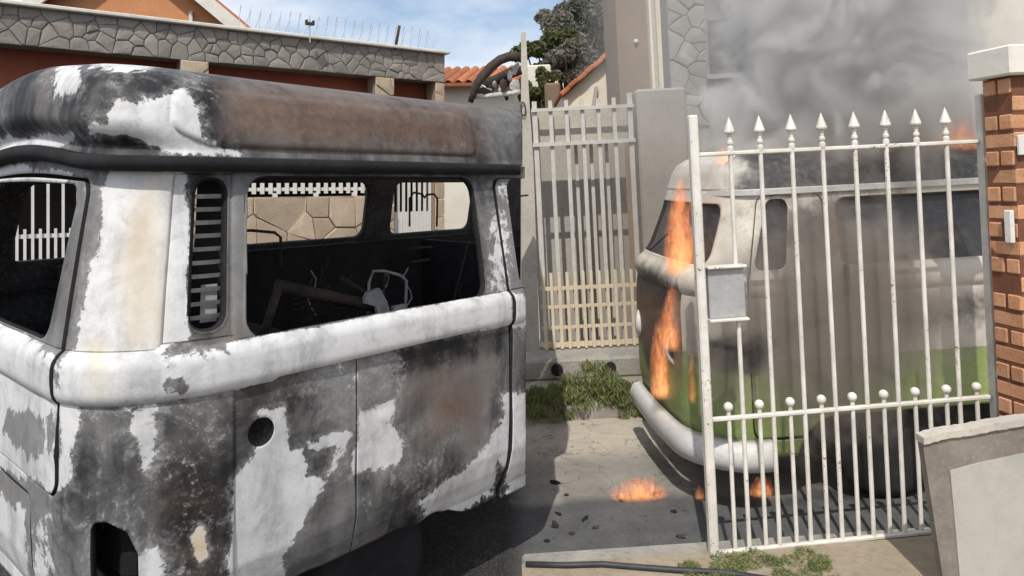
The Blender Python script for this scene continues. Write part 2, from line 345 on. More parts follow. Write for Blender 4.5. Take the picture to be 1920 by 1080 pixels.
def grid_part(shape, a0, a1, w0, w1, h, sdf, gap=.0035, rough=0.0, seed=0, extra=0.0, hw=None, relief=None):
    """quads of the shell where sdf < 0, edge vertices slid onto the outline"""
    na = max(2, int(round((a1-a0)/h))); nw = max(2, int(round((w1-w0)/(hw or h))))
    A, Wg = np.meshgrid(np.linspace(a0, a1, na+1), np.linspace(w0, w1, nw+1), indexing='ij')
    f = lambda a, w: np.maximum.reduce([a0-a, a-a1, w0-w, w-w1, sdf(a, w)])
    sd = sdf(A, Wg)
    cen = sdf((A[:-1, :-1]+A[1:, 1:])/2, (Wg[:-1, :-1]+Wg[1:, 1:])/2)
    keep = cen < -gap*.5
    touch = np.zeros_like(A, int); drop = np.zeros_like(A, int)
    for dx in (0, 1):
        for dy in (0, 1):
            touch[dx:na+dx, dy:nw+dy] += keep; drop[dx:na+dx, dy:nw+dy] += ~keep
    edge = (touch > 0) & (drop > 0)
    e = 1e-4
    for it in range(3):
        gA = (sdf(A+e, Wg)-sdf(A-e, Wg))/(2*e); gW = (sdf(A, Wg+e)-sdf(A, Wg-e))/(2*e); g2 = np.maximum(gA**2+gW**2, .05)
        dd = np.clip(sdf(A, Wg)+gap, -h*1.2, h*1.2)
        A = np.where(edge, np.clip(A-dd*gA/g2, a0, a1), A); Wg = np.where(edge, np.clip(Wg-dd*gW/g2, w0, w1), Wg)
    ex = np.full_like(A, extra)
    if rough:
        k = np.zeros_like(A)
        rs = np.random.RandomState(seed)
        for i in range(14):
            fx, fy = rs.uniform(2, 17, 2); p = rs.uniform(0, 6.28, 2)
            k += np.sin(A*fx+p[0])*np.sin(Wg*fy+p[1])/14**.5
        ex = ex + rough*k
    if relief is not None: ex = ex + relief(A, Wg)
    P = shape.point(A, Wg, ex)
    idx = -np.ones(A.shape, int); used = touch > 0; idx[used] = np.arange(used.sum())
    verts = P[used]; i0, j0 = np.nonzero(keep)
    faces = np.stack([idx[i0, j0], idx[i0, j0+1], idx[i0+1, j0+1], idx[i0+1, j0]], 1)
    return verts, faces
def shell_obj(name, verts, faces, mat, parent, col_fn, thick=.022, cut=None):
    me = bpy.data.meshes.new(name)
    me.from_pydata(verts.tolist(), [], faces.tolist()); me.update()
    if cut is not None:
        bm = bmesh.new(); bm.from_mesh(me)
        bmesh.ops.bisect_plane(bm, geom=bm.verts[:]+bm.edges[:]+bm.faces[:], plane_co=cut[0], plane_no=cut[1], clear_outer=True)
        bm.to_mesh(me); bm.free()
    me.materials.append(mat); me.polygons.foreach_set('use_smooth', [True]*len(me.polygons))
    n = len(me.vertices); co = np.empty(n*3); me.vertices.foreach_get('co', co); co = co.reshape(-1, 3)
    if col_fn is not None:
        c = col_fn(co); at = me.color_attributes.new('burn', 'FLOAT_COLOR', 'POINT'); at.data.foreach_set('color', c.astype(np.float32).ravel())
        if col_fn is burn_colours: fa = me.attributes.new('fleck', 'FLOAT', 'POINT'); fa.data.foreach_set('value', burn_colours.fleck.astype(np.float32))
    o = bpy.data.objects.new(name, me); COL.objects.link(o); o.parent = parent
    if thick:
        md = o.modifiers.new('thickness', 'SOLIDIFY'); md.thickness = thick; md.offset = -1
        if mat in (M.get('burnt'), M.get('painted')): me.materials.append(M['dark_soot']); md.material_offset_rim = 1  # edge faces blackened so panel gaps and openings read as shaded
    return o
def voronoi_cells(seeds, x0, x1, y0, y1):
    out = []; S = np.asarray(seeds, float)
    for i, p in enumerate(S):
        poly = [np.array(q, float) for q in ((x0, y0), (x1, y0), (x1, y1), (x0, y1))]
        dist = ((S-p)**2).sum(1); near = np.argsort(dist)[1:22]
        for j in near:
            q = S[j]; mid = (p+q)/2; nrm = q-p; new = []
            for k in range(len(poly)):
                a, b = poly[k], poly[(k+1) % len(poly)]; da, db = (a-mid)@nrm, (b-mid)@nrm
                if da <= 0: new.append(a)
                if da*db < 0: new.append(a+(b-a)*da/(da-db))
            poly = new
            if len(poly) < 3: break
        if len(poly) >= 3: out.append((p, poly))
    return out
def stone_cells(x0, x1, y0, y1, cell, seed, aspect=1.25):
    r = random.Random(seed); s = []; ny = max(1, round((y1-y0)/cell)); nx = max(1, round((x1-x0)/(cell*aspect)))
    for j in range(ny):
        for i in range(nx):
            if r.random() < .24 and nx*ny > 12: continue
            s.append((x0+(i+.5+r.uniform(-.46, .46)+(.5 if j % 2 else 0)*.9)*(x1-x0)/nx, y0+(j+.5+r.uniform(-.30, .30))*(y1-y0)/ny))
    return voronoi_cells(s, x0, x1, y0, y1)
def stones(parent, plane, cells, mat, joint=.008, depth=.03, seed=1, name='stone'):
    """one object for each stone; plane maps (x, y, out) to the parent's space"""
    r = random.Random(seed)
    for p, poly in cells:
        c = sum(poly)/len(poly)
        def inset(q, k):
            d = q-c; l = np.hypot(*d); return c+d*max(.1, (l-k)/max(l, 1e-6))
        o1 = [inset(q, joint) for q in poly]; o2 = [inset(q, joint+.012+r.uniform(0, .01)) for q in poly]
        h = depth*r.uniform(.55, 1.15); n = len(poly); tx, ty = r.uniform(-.05, .05), r.uniform(-.05, .05)
        V = [plane(q[0], q[1], 0) for q in o1] + [plane(q[0], q[1], h*.7) for q in o1] + [plane(q[0], q[1], h+(q-c)[0]*tx+(q-c)[1]*ty) for q in o2] + [plane(c[0]+r.uniform(-.02, .02), c[1]+r.uniform(-.02, .02), h*1.25)]
        Fc = []
        for i in range(n):
            k = (i+1) % n; Fc += [(i, k, n+k, n+i), (n+i, n+k, 2*n+k, 2*n+i), (2*n+i, 2*n+k, 3*n)]
        mesh_obj(name, V, Fc, mat, parent)

# ------------------------------------------------------------------ ground
gx = [-400, -60, -6, .083, 3, 12, 40, 400]; gy = [-400, -30, 0, 3, 8, 30, 400]
tz = math.tan(TH)
gv = [(x, y, (-.12 + (0 if x <= .083 else tz*(min(x, 40)-.083)))) for x in gx for y in gy]
gf = [(i*len(gy)+j, (i+1)*len(gy)+j, (i+1)*len(gy)+j+1, i*len(gy)+j+1) for i in range(len(gx)-1) for j in range(len(gy)-1)]
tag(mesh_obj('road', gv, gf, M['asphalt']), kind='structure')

# ================================================================== LEFT: burnt-out van
CX, CY = -1.101, 1.90
UH = Vector((.649, .760, 0)).normalized(); VH = Vector((-UH.y, UH.x, 0))
VANM = Matrix(((UH.x, VH.x, 0, CX), (UH.y, VH.y, 0, CY), (0, 0, 1, 0), (0, 0, 0, 1)))
VANi = VANM.inverted()
SEAMK = (976.2-960)/F
cut_co = VANi @ Vector((0, 0, H)); cut_no = (VANi.to_3x3() @ Vector((1, -SEAMK, 0))).normalized()
CUT = (cut_co, cut_no)
prof_w = [.30, .34, .40, .48, .60, .95, 1.02, 1.036, 1.042, 1.050, 1.060, 1.095, 1.128, 1.138, 1.147, 1.152, 1.165, 1.30, 1.50, 1.66, 1.73]
prof_d = [.075, .05, .025, .006, 0, .0, .003, .010, -.002, -.013, -.017, -.018, -.016, -.012, .000, .012, .018, .042, .080, .112, .120]
roof_w = [1.726, 1.75, 1.785, 1.83, 1.885, 1.93, 1.965, 1.99, 2.008, 2.022, 2.034, 2.044, 2.05]
roof_d = [.088, .098, .106, .116, .130, .150, .180, .225, .30, .40, .53, .69, .855]
def warpL(u, v, w, a):
    arch = .05*smooth01((np.minimum(v, 1.72-v)-.12)/.7)*np.exp(-np.maximum(u-.1, 0)*3)
    z = w + arch*smooth01((w-1.6)/.11)
    return np.stack([u, v, z], -1)
vanL = VanShape(1.72, .36, .27, (prof_w, prof_d), warpL)
def warpRoof(u, v, w, a): return warpL(u*(1-.62*np.exp(-(u/.5)**2)*smooth01((w-1.74)/.1)), v, w, a)
roofL = VanShape(1.72, .36, .27, (roof_w, roof_d), warpRoof)
VM = np.array(VANM)
def to_px(co):
    P = co@VM[:3, :3].T + VM[:3, 3]; y = np.maximum(P[:, 1], .3)
    return np.stack([960+F*P[:, 0]/y, HZ-F*(P[:, 2]-H)/y], 1)
WHITE = [ # outlines of bared, ash-white patches: (polygon, softness px, weight)
    ([(222, 318), (345, 328), (352, 480), (345, 630), (300, 655), (300, 690), (425, 672), (428, 716), (300, 735), (200, 745), (128, 732), (135, 690), (165, 655), (182, 560), (205, 440), (213, 380)], 14, 1),
    ([(118, 128), (330, 122), (345, 170), (372, 260), (445, 294), (300, 288), (230, 262), (170, 252), (110, 278), (-40, 280), (-40, 262), (60, 262), (150, 235), (115, 185)], 14, .95),
    ([(488, 775), (522, 768), (532, 852), (620, 812), (648, 812), (602, 892), (562, 962), (522, 1032), (512, 1100), (428, 1100), (436, 900), (478, 850)], 11, 1),
    ([(668, 775), (722, 758), (742, 860), (692, 872), (662, 880)], 15, .8),
    ([(785, 938), (850, 892), (902, 850), (938, 790), (925, 925), (860, 952), (806, 1004)], 14, .9),
    ([(946, 740), (985, 740), (985, 930), (934, 948)], 12, 1),
    ([(424, 657), (948, 556), (950, 604), (424, 716)], 6, 1),
    ([(-60, 590), (60, 640), (118, 690), (124, 905), (60, 888), (-60, 830)], 16, .9),
    ([(-60, 900), (55, 958), (62, 1100), (-60, 1100)], 18, .95),
    ([(-60, 300), (60, 312), (150, 330), (130, 356), (-60, 346)], 10, .75),
    ([(240, 760), (292, 748), (300, 830), (272, 880)], 14, .72), ([(131, 738), (162, 742), (146, 900), (129, 905)], 10, .85),
    ([(226, 1035), (300, 1015), (300, 1100), (226, 1100)], 16, .7), ([(70, 940), (112, 960), (112, 1100), (70, 1100)], 16, .62),
    ([(905, 345), (950, 330), (952, 560), (900, 560)], 14, .55), ([(955, 560), (985, 555), (985, 600), (955, 610)], 8, .8),
    ([(190, 985), (215, 985), (215, 1010), (190, 1010)], 10, .9), ([(560, 700), (700, 690), (690, 760), (580, 790)], 30, .42),
]
HOLES = [([(165, 140), (205, 150), (200, 230), (165, 215)], 12), ([(232, 155), (330, 135), (325, 175), (265, 190), (235, 185)], 12), ([(115, 200), (150, 190), (160, 235), (120, 240)], 12),
         ([(160, 262), (240, 255), (290, 285), (150, 290)], 12), ([(310, 706), (335, 706), (340, 718), (310, 718)], 8), ([(570, 850), (618, 838), (600, 890), (570, 892)], 8), ([(40, 775), (100, 790), (100, 835), (30, 800)], 18)]
RUSTP = [([(412, 165), (640, 182), (880, 215), (890, 278), (640, 272), (415, 262)], 30, .85), ([(795, 735), (880, 715), (890, 780), (800, 815)], 30, .8), ([(740, 650), (900, 640), (890, 760), (740, 800)], 50, .6),
         ([(300, 905), (420, 895), (420, 960), (300, 975)], 25, .75), ([(330, 1010), (420, 1000), (410, 1100), (320, 1100)], 25, .7), ([(905, 430), (935, 430), (930, 540), (905, 540)], 16, .5), ([(560, 930), (610, 890), (600, 990), (540, 1010)], 20, .4)]
CREAM = [([(255, 400), (292, 340), (298, 640), (250, 640), (235, 520)], 10, .75), ([(175, 640), (205, 640), (205, 735), (180, 735)], 8, .6), ([(352, 1000), (372, 978), (384, 990), (386, 1035), (372, 1052), (362, 1030)], 4, 1)]
DARKER = [([(430, 718), (570, 692), (560, 760), (440, 800)], 12, .8), ([(300, 860), (430, 850), (432, 1100), (305, 1100)], 14, .75), ([(740, 645), (945, 603), (935, 650), (740, 700)], 8, .8), ([(690, 930), (800, 900), (790, 990), (600, 1080), (540, 1090)], 14, .25), ([(840, 960), (976, 880), (976, 960), (840, 1010)], 12, .8), ([(150, 860), (240, 820), (250, 960), (160, 960)], 20, .45), ([(60, 140), (120, 130), (110, 260), (40, 265)], 16, .5), ([(380, 180), (420, 150), (420, 290), (380, 270)], 14, .5)]
FLECK = [([(150, 740), (430, 740), (430, 1100), (150, 1100)], 20, .75), ([(560, 690), (750, 650), (750, 880), (620, 900)], 14, 1), ([(740, 850), (860, 800), (800, 960), (690, 940)], 14, .8), ([(340, 140), (400, 150), (390, 280), (330, 240)], 8, .9), ([(0, 780), (120, 780), (120, 920), (0, 880)], 14, .8), ([(180, 320), (225, 320), (200, 520), (165, 600)], 5, .9), ([(300, 640), (430, 650), (430, 720), (290, 730)], 10, .7)]
LIGHTER = [([(-60, 120), (130, 125), (120, 270), (-60, 270)], 40, .34), ([(375, 130), (980, 190), (980, 300), (400, 285)], 40, .42), ([(425, 950), (700, 900), (800, 960), (600, 1090), (500, 1090)], 60, .55), ([(560, 680), (760, 650), (760, 900), (600, 880)], 50, .6),
           ([(150, 760), (300, 750), (320, 1090), (150, 1090)], 60, .52), ([(300, 740), (430, 740), (430, 1090), (320, 1090)], 30, .30), ([(150, 330), (220, 330), (190, 640), (140, 640)], 20, .5), ([(415, 330), (470, 330), (470, 650), (420, 650)], 16, .5), ([(905, 320), (985, 320), (985, 600), (905, 600)], 20, .6), ([(740, 640), (935, 600), (930, 840), (760, 900)], 40, .5),
           ([(-60, 800), (130, 900), (130, 1090), (-60, 1090)], 30, .7), ([(-60, 560), (130, 640), (130, 900), (-60, 860)], 30, .75)]
def burn_colours(co):
    P = to_px(co); n = len(P); C = np.zeros((n, 4)); C[:, 3] = .14
    def m(poly, soft): return smooth01(.62-polydist(P, poly)/(5.0*soft))
    for poly, s, wt in WHITE: C[:, 0] = np.maximum(C[:, 0], m(poly, s)*wt)
    for poly, s in HOLES: C[:, 0] *= 1-m(poly, s)*.85
    for poly, s, wt in RUSTP: C[:, 1] = np.maximum(C[:, 1], m(poly, s)*wt)
    for poly, s, wt in CREAM:
        k = m(poly, s)*wt; C[:, 2] = np.maximum(C[:, 2], k)
        if s <= 6: C[:, 0] = np.maximum(C[:, 0], k*.72)
    for poly, s, wt in LIGHTER: C[:, 3] = np.maximum(C[:, 3], .14+(wt-.14)*m(poly, s))
    for poly, s, wt in DARKER: C[:, 3] *= 1-m(poly, s)*wt; C[:, 1] *= 1-.5*m(poly, s)*wt
    FK = np.zeros(n)
    for poly, s, wt in FLECK: FK = np.maximum(FK, m(poly, s)*wt)
    burn_colours.fleck = FK
    low = np.clip((.52-co[:, 2])/.2, 0, 1)*(co[:, 0] > 1.0); C[:, 3] *= 1-.9*low; C[:, 0] -= .25*low*(co[:, 0] > 1.55)
    return C
van = empty('burnt_van', VANM @ Matrix.Translation((0, 0, 0)), 'burnt-out old van with empty window openings, ash-white and sooty grey sheet metal', 'van')
WIN = [(.425, 0), (1.0, 0)]
sd_tail = lambda a, w: rrect(a, w, -1.50, -.215, .755, 1.655, .055)
sd_tailwin = lambda a, w: quad_sd(a, w, [(-1.31, 1.24), (-.405, 1.24), (-.365, 1.575), (-1.35, 1.575)], .055)
sd_lid = lambda a, w: rrect(a, w, -1.24, -.46, .20, .70, .04)
sd_win1 = lambda a, w: quad_sd(a, w, [(.485, 1.23), (1.445, 1.225), (1.452, 1.60), (.50, 1.60)], .062)
sd_win2 = lambda a, w: quad_sd(a, w, [(1.80, 1.23), (2.7, 1.23), (2.7, 1.60), (1.80, 1.60)], .062)
sd_vent = lambda a, w: rrect(a, w, .232, .332, 1.215, 1.655, .04)
sd_lamp = lambda a, w: quad_sd(a, w, [(-.045, .30), (.062, .30), (.062, .60), (.035, .655), (-.02, .68), (-.045, .68)], .02)
sd_fill = lambda a, w: np.hypot(a-.462, w-.872)-.043
sd_door = lambda a, w: rrect(a, w, 1.655, 3.2, .20, 1.665, .05)
nots = lambda *fs: (lambda a, w: np.maximum.reduce([-f(a, w) for f in fs]))
low_edge = lambda a, w: (.335+.02*np.sin(a*9)*0 - .045*np.exp(-((a-1.16)/.05)**2) - .09*smooth01((a-1.2)/.3)) - w
def sd_body(a, w): return np.maximum.reduce([-sd_tail(a, w), -sd_lid(a, w), -sd_win1(a, w), -sd_vent(a, w), -sd_lamp(a, w), -sd_fill(a, w), -sd_door(a, w), low_edge(a, w), a-2.0])
# body is split where the photo shows a seam: corner panel and side panel
sd_corner = lambda a, w: np.maximum(sd_body(a, w), np.where(w < 1.036, a-.372, a-1.7))
sd_side = lambda a, w: np.maximum.reduce([sd_body(a, w), .372-a, w-1.036])
def relief_body(a, w):
    st = lambda x, e: smooth01(x/e+.5)
    up = st(w-1.168, .012)*st(1.69-w, .012)
    r = .008*st(a-.128, .010)*st(.374-a, .010)*up
    r = r - .006*np.exp(-(np.minimum(np.abs(sd_win1(a, w)), np.abs(sd_vent(a, w)))/.012)**2)*up          # raised lip round the openings
    r = r + .012*np.exp(-((a-.02)/.06)**2-((w-.80)/.07)**2) + .009*np.exp(-((a-.21)/.05)**2-((w-.58)/.09)**2) - .008*np.exp(-((a+.14)/.05)**2-((w-.71)/.03)**2)
    return r
def dents(seed, n, a0, a1, w0, w1):
    rs = np.random.RandomState(seed); D = [(rs.uniform(a0, a1), rs.uniform(w0, w1), rs.uniform(.03, .11), rs.uniform(.02, .08), rs.uniform(-.006, .009)) for _ in range(n)]
    return lambda a, w: sum(d*np.exp(-((a-x)/sx)**2-((w-y)/sy)**2) for x, y, sx, sy, d in D)
v_, f_ = grid_part(vanL, -1.72, 2.0,   .22, 1.722, .007, lambda a, w: np.where(w < 1.036, np.maximum(sd_body(a, w), a-.372), sd_body(a, w)), gap=.002, rough=.0012, seed=1, relief=relief_body)
shell_obj('body_shell', v_, f_, M['burnt'], van, burn_colours, .026, CUT)
v_, f_ = grid_part(vanL, .372, .8285, .22, 1.036, .007, sd_side, gap=.0018, rough=.0022, seed=2, relief=dents(4, 14, .38, .82, .35, 1.0))
shell_obj('side_panel', v_, f_, M['burnt'], van, burn_colours, .02, CUT)
v_, f_ = grid_part(vanL, .8315, 1.9, .22, 1.036, .007, sd_side, gap=.0018, rough=.0028, seed=3, relief=dents(5, 20, .84, 1.7, .35, 1.0))
shell_obj('side_panel', v_, f_, M['burnt'], van, burn_colours, .02, CUT)
v_, f_ = grid_part(vanL, -1.52, -.2, .74, 1.67, .0085, lambda a, w: np.maximum(sd_tail(a, w), -sd_tailwin(a, w)), gap=.008, rough=.0016, seed=4, extra=-.004, relief=dents(6, 8, -.6, -.22, .8, 1.05))
tg = shell_obj('tailgate', v_, f_, M['burnt'], van, burn_colours, .03)
v_, f_ = grid_part(vanL, -1.26, -.44, .24, .71, .01, sd_lid, gap=.008, rough=.003, seed=5, extra=-.003)
shell_obj('engine_lid', v_, f_, M['burnt'], van, burn_colours, .02)
v_, f_ = grid_part(vanL, 1.64, 2.6, .24, 1.675, .01, lambda a, w: np.maximum(sd_door(a, w), -sd_win2(a, w)), gap=.004, rough=.002, seed=6, extra=-.006)
shell_obj('sliding_door', v_, f_, M['burnt'], van, burn_colours, .03, CUT)
# far side with its own window openings
fw = [(.17, 1.20), (1.28, 2.17), (2.39, 3.16)]
def sd_far(a, w):
    b = -a-1.72
    return np.maximum.reduce([-rrect(b, w, p, q, 1.295, 1.642, .06) for p, q in fw])
v_, f_ = grid_part(vanL, -1.72-4.1, -1.72+.0, .34, 1.722, .02, sd_far, gap=.002, rough=.002, seed=7)
shell_obj('far_side_panel', v_, f_, M['soot_metal'], van, None, .03, CUT)
# roof with the raised side swage
def roofpt(a0, a1, seed, name):
    na = int((a1-a0)/.012); ws = []
    for i in range(len(roof_w)-1): ws += list(np.linspace(roof_w[i], roof_w[i+1], 5, endpoint=False))
    ws = np.array(ws+[roof_w[-1]]); A, Wg = np.meshgrid(np.linspace(a0, a1, na+1), ws, indexing='ij')
    ex = -.012*smooth01(-rrect(A, Wg, .30, 1.56, 1.765, 1.945, .05)/.012) + .0022*np.sin(A*5.3+1)*np.sin(Wg*31+2) + .002*np.sin(A*13+2)
    P = roofL.point(A, Wg, ex*smooth01((2.0-Wg)/.06)); nw = len(ws)
    idx = np.arange(A.size).reshape(A.shape)
    f = np.stack([idx[:-1, :-1], idx[:-1, 1:], idx[1:, 1:], idx[1:, :-1]], -1).reshape(-1, 4)
    return shell_obj(name, P.reshape(-1, 3), f, M['burnt'], van, burn_colours, .012, CUT)
roofpt(-1.72-4.0, 3.6, 1, 'roof')
# rain gutter: a dark lip swept round the body
ga = np.concatenate([np.linspace(-1.72, -.3, 40), np.linspace(-.29, .4, 60), np.linspace(.42, 2.0, 60)])
sec = [(.118, 1.690), (.066, 1.686), (.046, 1.700), (.046, 1.728), (.060, 1.733), (.070, 1.718), (.118, 1.720)]
gp = []
for d, w in sec:
    u, v = vanL.path(ga, np.full_like(ga, d)); gp.append(warpL(u, v, np.full_like(ga, w), ga))
gp = np.stack(gp, 1); ns = len(sec); gi = np.arange(len(ga)*ns).reshape(len(ga), ns)
gfc = [(gi[i, j], gi[i, (j+1) % ns], gi[i+1, (j+1) % ns], gi[i+1, j]) for i in range(len(ga)-1) for j in range(ns)]
shell_obj('rain_gutter', gp.reshape(-1, 3), np.array(gfc), M['dark_soot'], van, None, 0, CUT)
# vent slats and the dark tray behind them
for k in range(10):
    w = 1.245+k*.0405; b = MB(); n = 10
    aa = np.linspace(.228, .336, n); top = vanL.point(aa, np.full(n, w+.007), np.full(n, .002)); bot = vanL.point(aa, np.full(n, w-.007), np.full(n, .012)); inn = vanL.point(aa, np.full(n, w+.004), np.full(n, .02))
    V = np.concatenate([top, bot, inn]); fs = []
    for i in range(n-1):
        for q in range(3): fs.append((q*n+i, q*n+i+1, ((q+1) % 3)*n+i+1, ((q+1) % 3)*n+i))
    mesh_obj('vent_slat', V, fs, M['slat_metal'], van)
aa = np.linspace(.21, .355, 12); V = []
for w in (1.19, 1.68): V += list(vanL.point(aa, np.full(12, w), np.full(12, .09)))
mesh_obj('vent_tray', V, [(i, i+1, 13+i, 12+i) for i in range(11)], M['dark_soot'], van)
pv = vanL.point(np.array([.255, .318, .318, .255]), np.array([1.222, 1.222, 1.335, 1.335]), np.full(4, .045))
mesh_obj('vent_plate', pv, [(0, 1, 2, 3)], M['slat_metal'], van)
# filler neck
c = vanL.point(np.array([.462]), np.array([.872]))[0]; b = MB(); mz = Matrix.Rotation(math.radians(90), 3, 'X')
ring = [(.044, 0), (.052, .004), (.053, -.006), (.044, -.01), (.04, -.05), (.034, -.055), (.032, -.09)]
n = 24
for r, z in ring:
    for j in range(n):
        an = 2*math.pi*j/n; b.v.append((c[0]+r*math.cos(an), c[1]-z, c[2]+r*math.sin(an)))
for i in range(len(ring)-1):
    for j in range(n): b.f.append((i*n+j, i*n+(j+1) % n, (i+1)*n+(j+1) % n, (i+1)*n+j))
b.f.append(tuple((len(ring)-1)*n+j for j in range(n)))
b.build('fuel_filler', M['soot_metal'], van, smooth=True)
# lamp well
aa = np.linspace(-.09, .10, 10); V = []
for w in (.24, .74): V += list(vanL.point(aa, np.full(10, w), np.full(10, .10)))
mesh_obj('lamp_well', V, [(i, i+1, 11+i, 10+i) for i in range(9)], M['dark_soot'], van)
pp = vanL.point(np.array([-.235]), np.array([.74]))[0]
# interior: floor, wheel box, bulkhead, seat frames
def clip_obj(o):
    bm = bmesh.new(); bm.from_mesh(o.data)
    r = bmesh.ops.bisect_plane(bm, geom=bm.verts[:]+bm.edges[:]+bm.faces[:], plane_co=CUT[0], plane_no=CUT[1], clear_outer=True)
    bmesh.ops.holes_fill(bm, edges=[e for e in r['geom_cut'] if isinstance(e, bmesh.types.BMEdge)], sides=0)
    bm.to_mesh(o.data); bm.free(); return o
clip_obj(MB().box((2.1, .86, .45), (3.9, 1.56, .06)).build('floor_pan', M['dark_soot'], van))
clip_obj(MB().bbox((.62, .86, .72), (1.0, 1.46, .5), .03).build('engine_deck', M['dark_soot'], van))
clip_obj(MB().box((2.2, 1.60, .90), (3.6, .04, .74)).build('inner_lining', M['dark_soot'], van))
clip_obj(MB().box((2.62, 1.02, .98), (.05, 1.1, .55)).build('bulkhead', M['dark_soot'], van))
def vp(px, py, v):                                  # point inside the van on the plane v = const under a photo pixel
    o = VANi @ Vector((0, 0, H)); d = (VANi.to_3x3() @ (WP(px, py, 1)-Vector((0, 0, H)))); t = (v-o.y)/d.y; return o+d*t
def frame(pts, v, r, mat='soot_metal'):
    return MB().tube([vp(x, y, v) for x, y in pts], r, 6).build('seat_frame', M[mat], van, smooth=True)
frame([(690, 590), (692, 530), (700, 508), (720, 508), (750, 516), (762, 526), (760, 580), (755, 640)], .62, .0075, 'slat_metal')
frame([(722, 508), (718, 590)], .62, .006)
frame([(455, 433), (470, 432), (515, 436), (526, 445), (527, 500)], 1.35, .008)
frame([(768, 425), (768, 372), (776, 361), (792, 364), (796, 371), (800, 365), (814, 364), (820, 372), (819, 425)], 1.35, .007)
frame([(955, 420), (957, 385), (964, 369), (990, 366)], .9, .006)
for pts, v, r in (([(520, 535), (705, 575)], .55, .028), ([(522, 540), (490, 640)], .45, .018), ([(640, 520), (700, 560)], .7, .012), ([(765, 466), (810, 463)], 1.3, .007), ([(768, 492), (806, 487)], 1.3, .008)):
    MB().tube([vp(x, y, v) for x, y in pts], r, 8).build('seat_rail', M['char'], van, smooth=True)
b = MB(); q = [vp(*p) for p in ((690, 548, .52), (712, 540, .50), (726, 565, .50), (736, 600, .48), (712, 604, .48), (706, 575, .5), (680, 568, .52))]
off = Vector((0, .02, 0)); b.add(q+[p+off for p in q], [tuple(range(7)), tuple(range(7, 14))[::-1]]+[(i, (i+1) % 7, 7+(i+1) % 7, 7+i) for i in range(7)]); b.build('bent_bracket', M['slat_metal'], van)
b = MB(); q = [vp(*p) for p in ((738, 575, .5), (760, 570, .5), (768, 600, .48), (742, 602, .48))]
b.add(q+[p+off for p in q], [(0, 1, 2, 3), (7, 6, 5, 4)]+[(i, (i+1) % 4, 4+(i+1) % 4, 4+i) for i in range(4)]); b.build('bent_bracket', M['slat_metal'], van)
rr = random.Random(12)
for k in range(9):                                  # hanging wires and bare seat springs
    x = rr.uniform(560, 900); y0_ = rr.uniform(480, 520); v0 = rr.uniform(.7, 1.3)
    MB().tube([vp(x+8*math.sin(i*1.3+k), y0_+i*14, v0) for i in range(7)], .0035, 5).build('loose_wire', M['slat_metal' if k % 3 == 0 else 'char'], van)
for k in range(6):
    c0 = vp(560+k*26, 585+k*3, .75); MB().tube([c0+Vector((.022*math.cos(t), .022*math.sin(t), .004*t)) for t in np.linspace(0, 25, 50)], .003, 4).build('seat_spring', M['char'], van)
# rear wheel rim sitting on the ground in the dark under the side
for v in (.20, 1.45):
    ly = [(.06, -.05), (.17, -.055), (.20, -.07), (.235, -.085), (.255, -.08), (.26, .07), (.2, .08), (.05, .06)]
    MB().lathe((1.02, v, .14), ly, 24, Matrix.Rotation(math.radians(90), 3, 'X')).build('wheel_rim', M['dark_soot'], van, smooth=True)
MB().box((2.0, .86, .30), (3.4, .5, .2)).build('chassis_beam', M['dark_soot'], van)
clip_obj(bpy.data.objects['chassis_beam'])
# charred hoop and ash on the roof
hoop = empty('charred_hoop', VANM @ Matrix.Translation((3.05, 1.0, 2.045)), 'charred arched frame full of pale ash lying on the burnt van roof', 'burnt frame')
hi = (VANM @ Matrix.Translation((3.05, 1.0, 2.045))).inverted()
def hp(px, py, Y): return hi @ WP(px, py, Y)
HY = 3.72
b = MB().tube([hp(x, y, HY) for x, y in ((882, 192), (890, 166), (902, 146), (920, 126), (938, 112), (955, 106), (976, 107))], [.014, .02, .024, .026, .026, .026, .026], 8)
b.build('arch', M['char'], hoop, smooth=True)
b = MB().tube([hp(x, y, HY+.12) for x, y in ((905, 160), (930, 150), (955, 138), (976, 130))], .03, 8); b.build('brace', M['char'], hoop, smooth=True)
MB().tube([hp(x, y, HY) for x, y in ((892, 184), (892, 168))], .008, 6).build('stay', M['char'], hoop)
MB().tube([hp(x, y, HY+.05) for x, y in ((880, 181), (915, 180), (950, 176), (976, 172))], .014, 8).build('cross_bar', M['ash'], hoop, smooth=True)
rr = random.Random(3)
for k in range(30):
    x, y = rr.uniform(902, 970), rr.uniform(128, 178)
    if y < 176-(x-890)*.62: continue
    p = hp(x, y, HY+rr.uniform(.02, .14)); bm = bmesh.new(); bmesh.ops.create_icosphere(bm, subdivisions=2, radius=1)
    s = (rr.uniform(.015, .045), rr.uniform(.01, .03), rr.uniform(.008, .022)); sd = rr.uniform(0, 90)
    for v in bm.verts: v.co = Vector(v.co)*(1+.5*noise.noise(Vector(v.co)*1.7+Vector((sd, 0, 0))))
    me = bpy.data.meshes.new('ash_lump'); bm.to_mesh(me); bm.free(); me.materials.append(M[rr.choice(['ash', 'ash', 'char'])])
    o = bpy.data.objects.new('ash_lump', me); COL.objects.link(o); o.parent = hoop; o.location = p; o.scale = s; o.rotation_euler = (rr.uniform(0, 3), rr.uniform(0, 3), rr.uniform(0, 3))

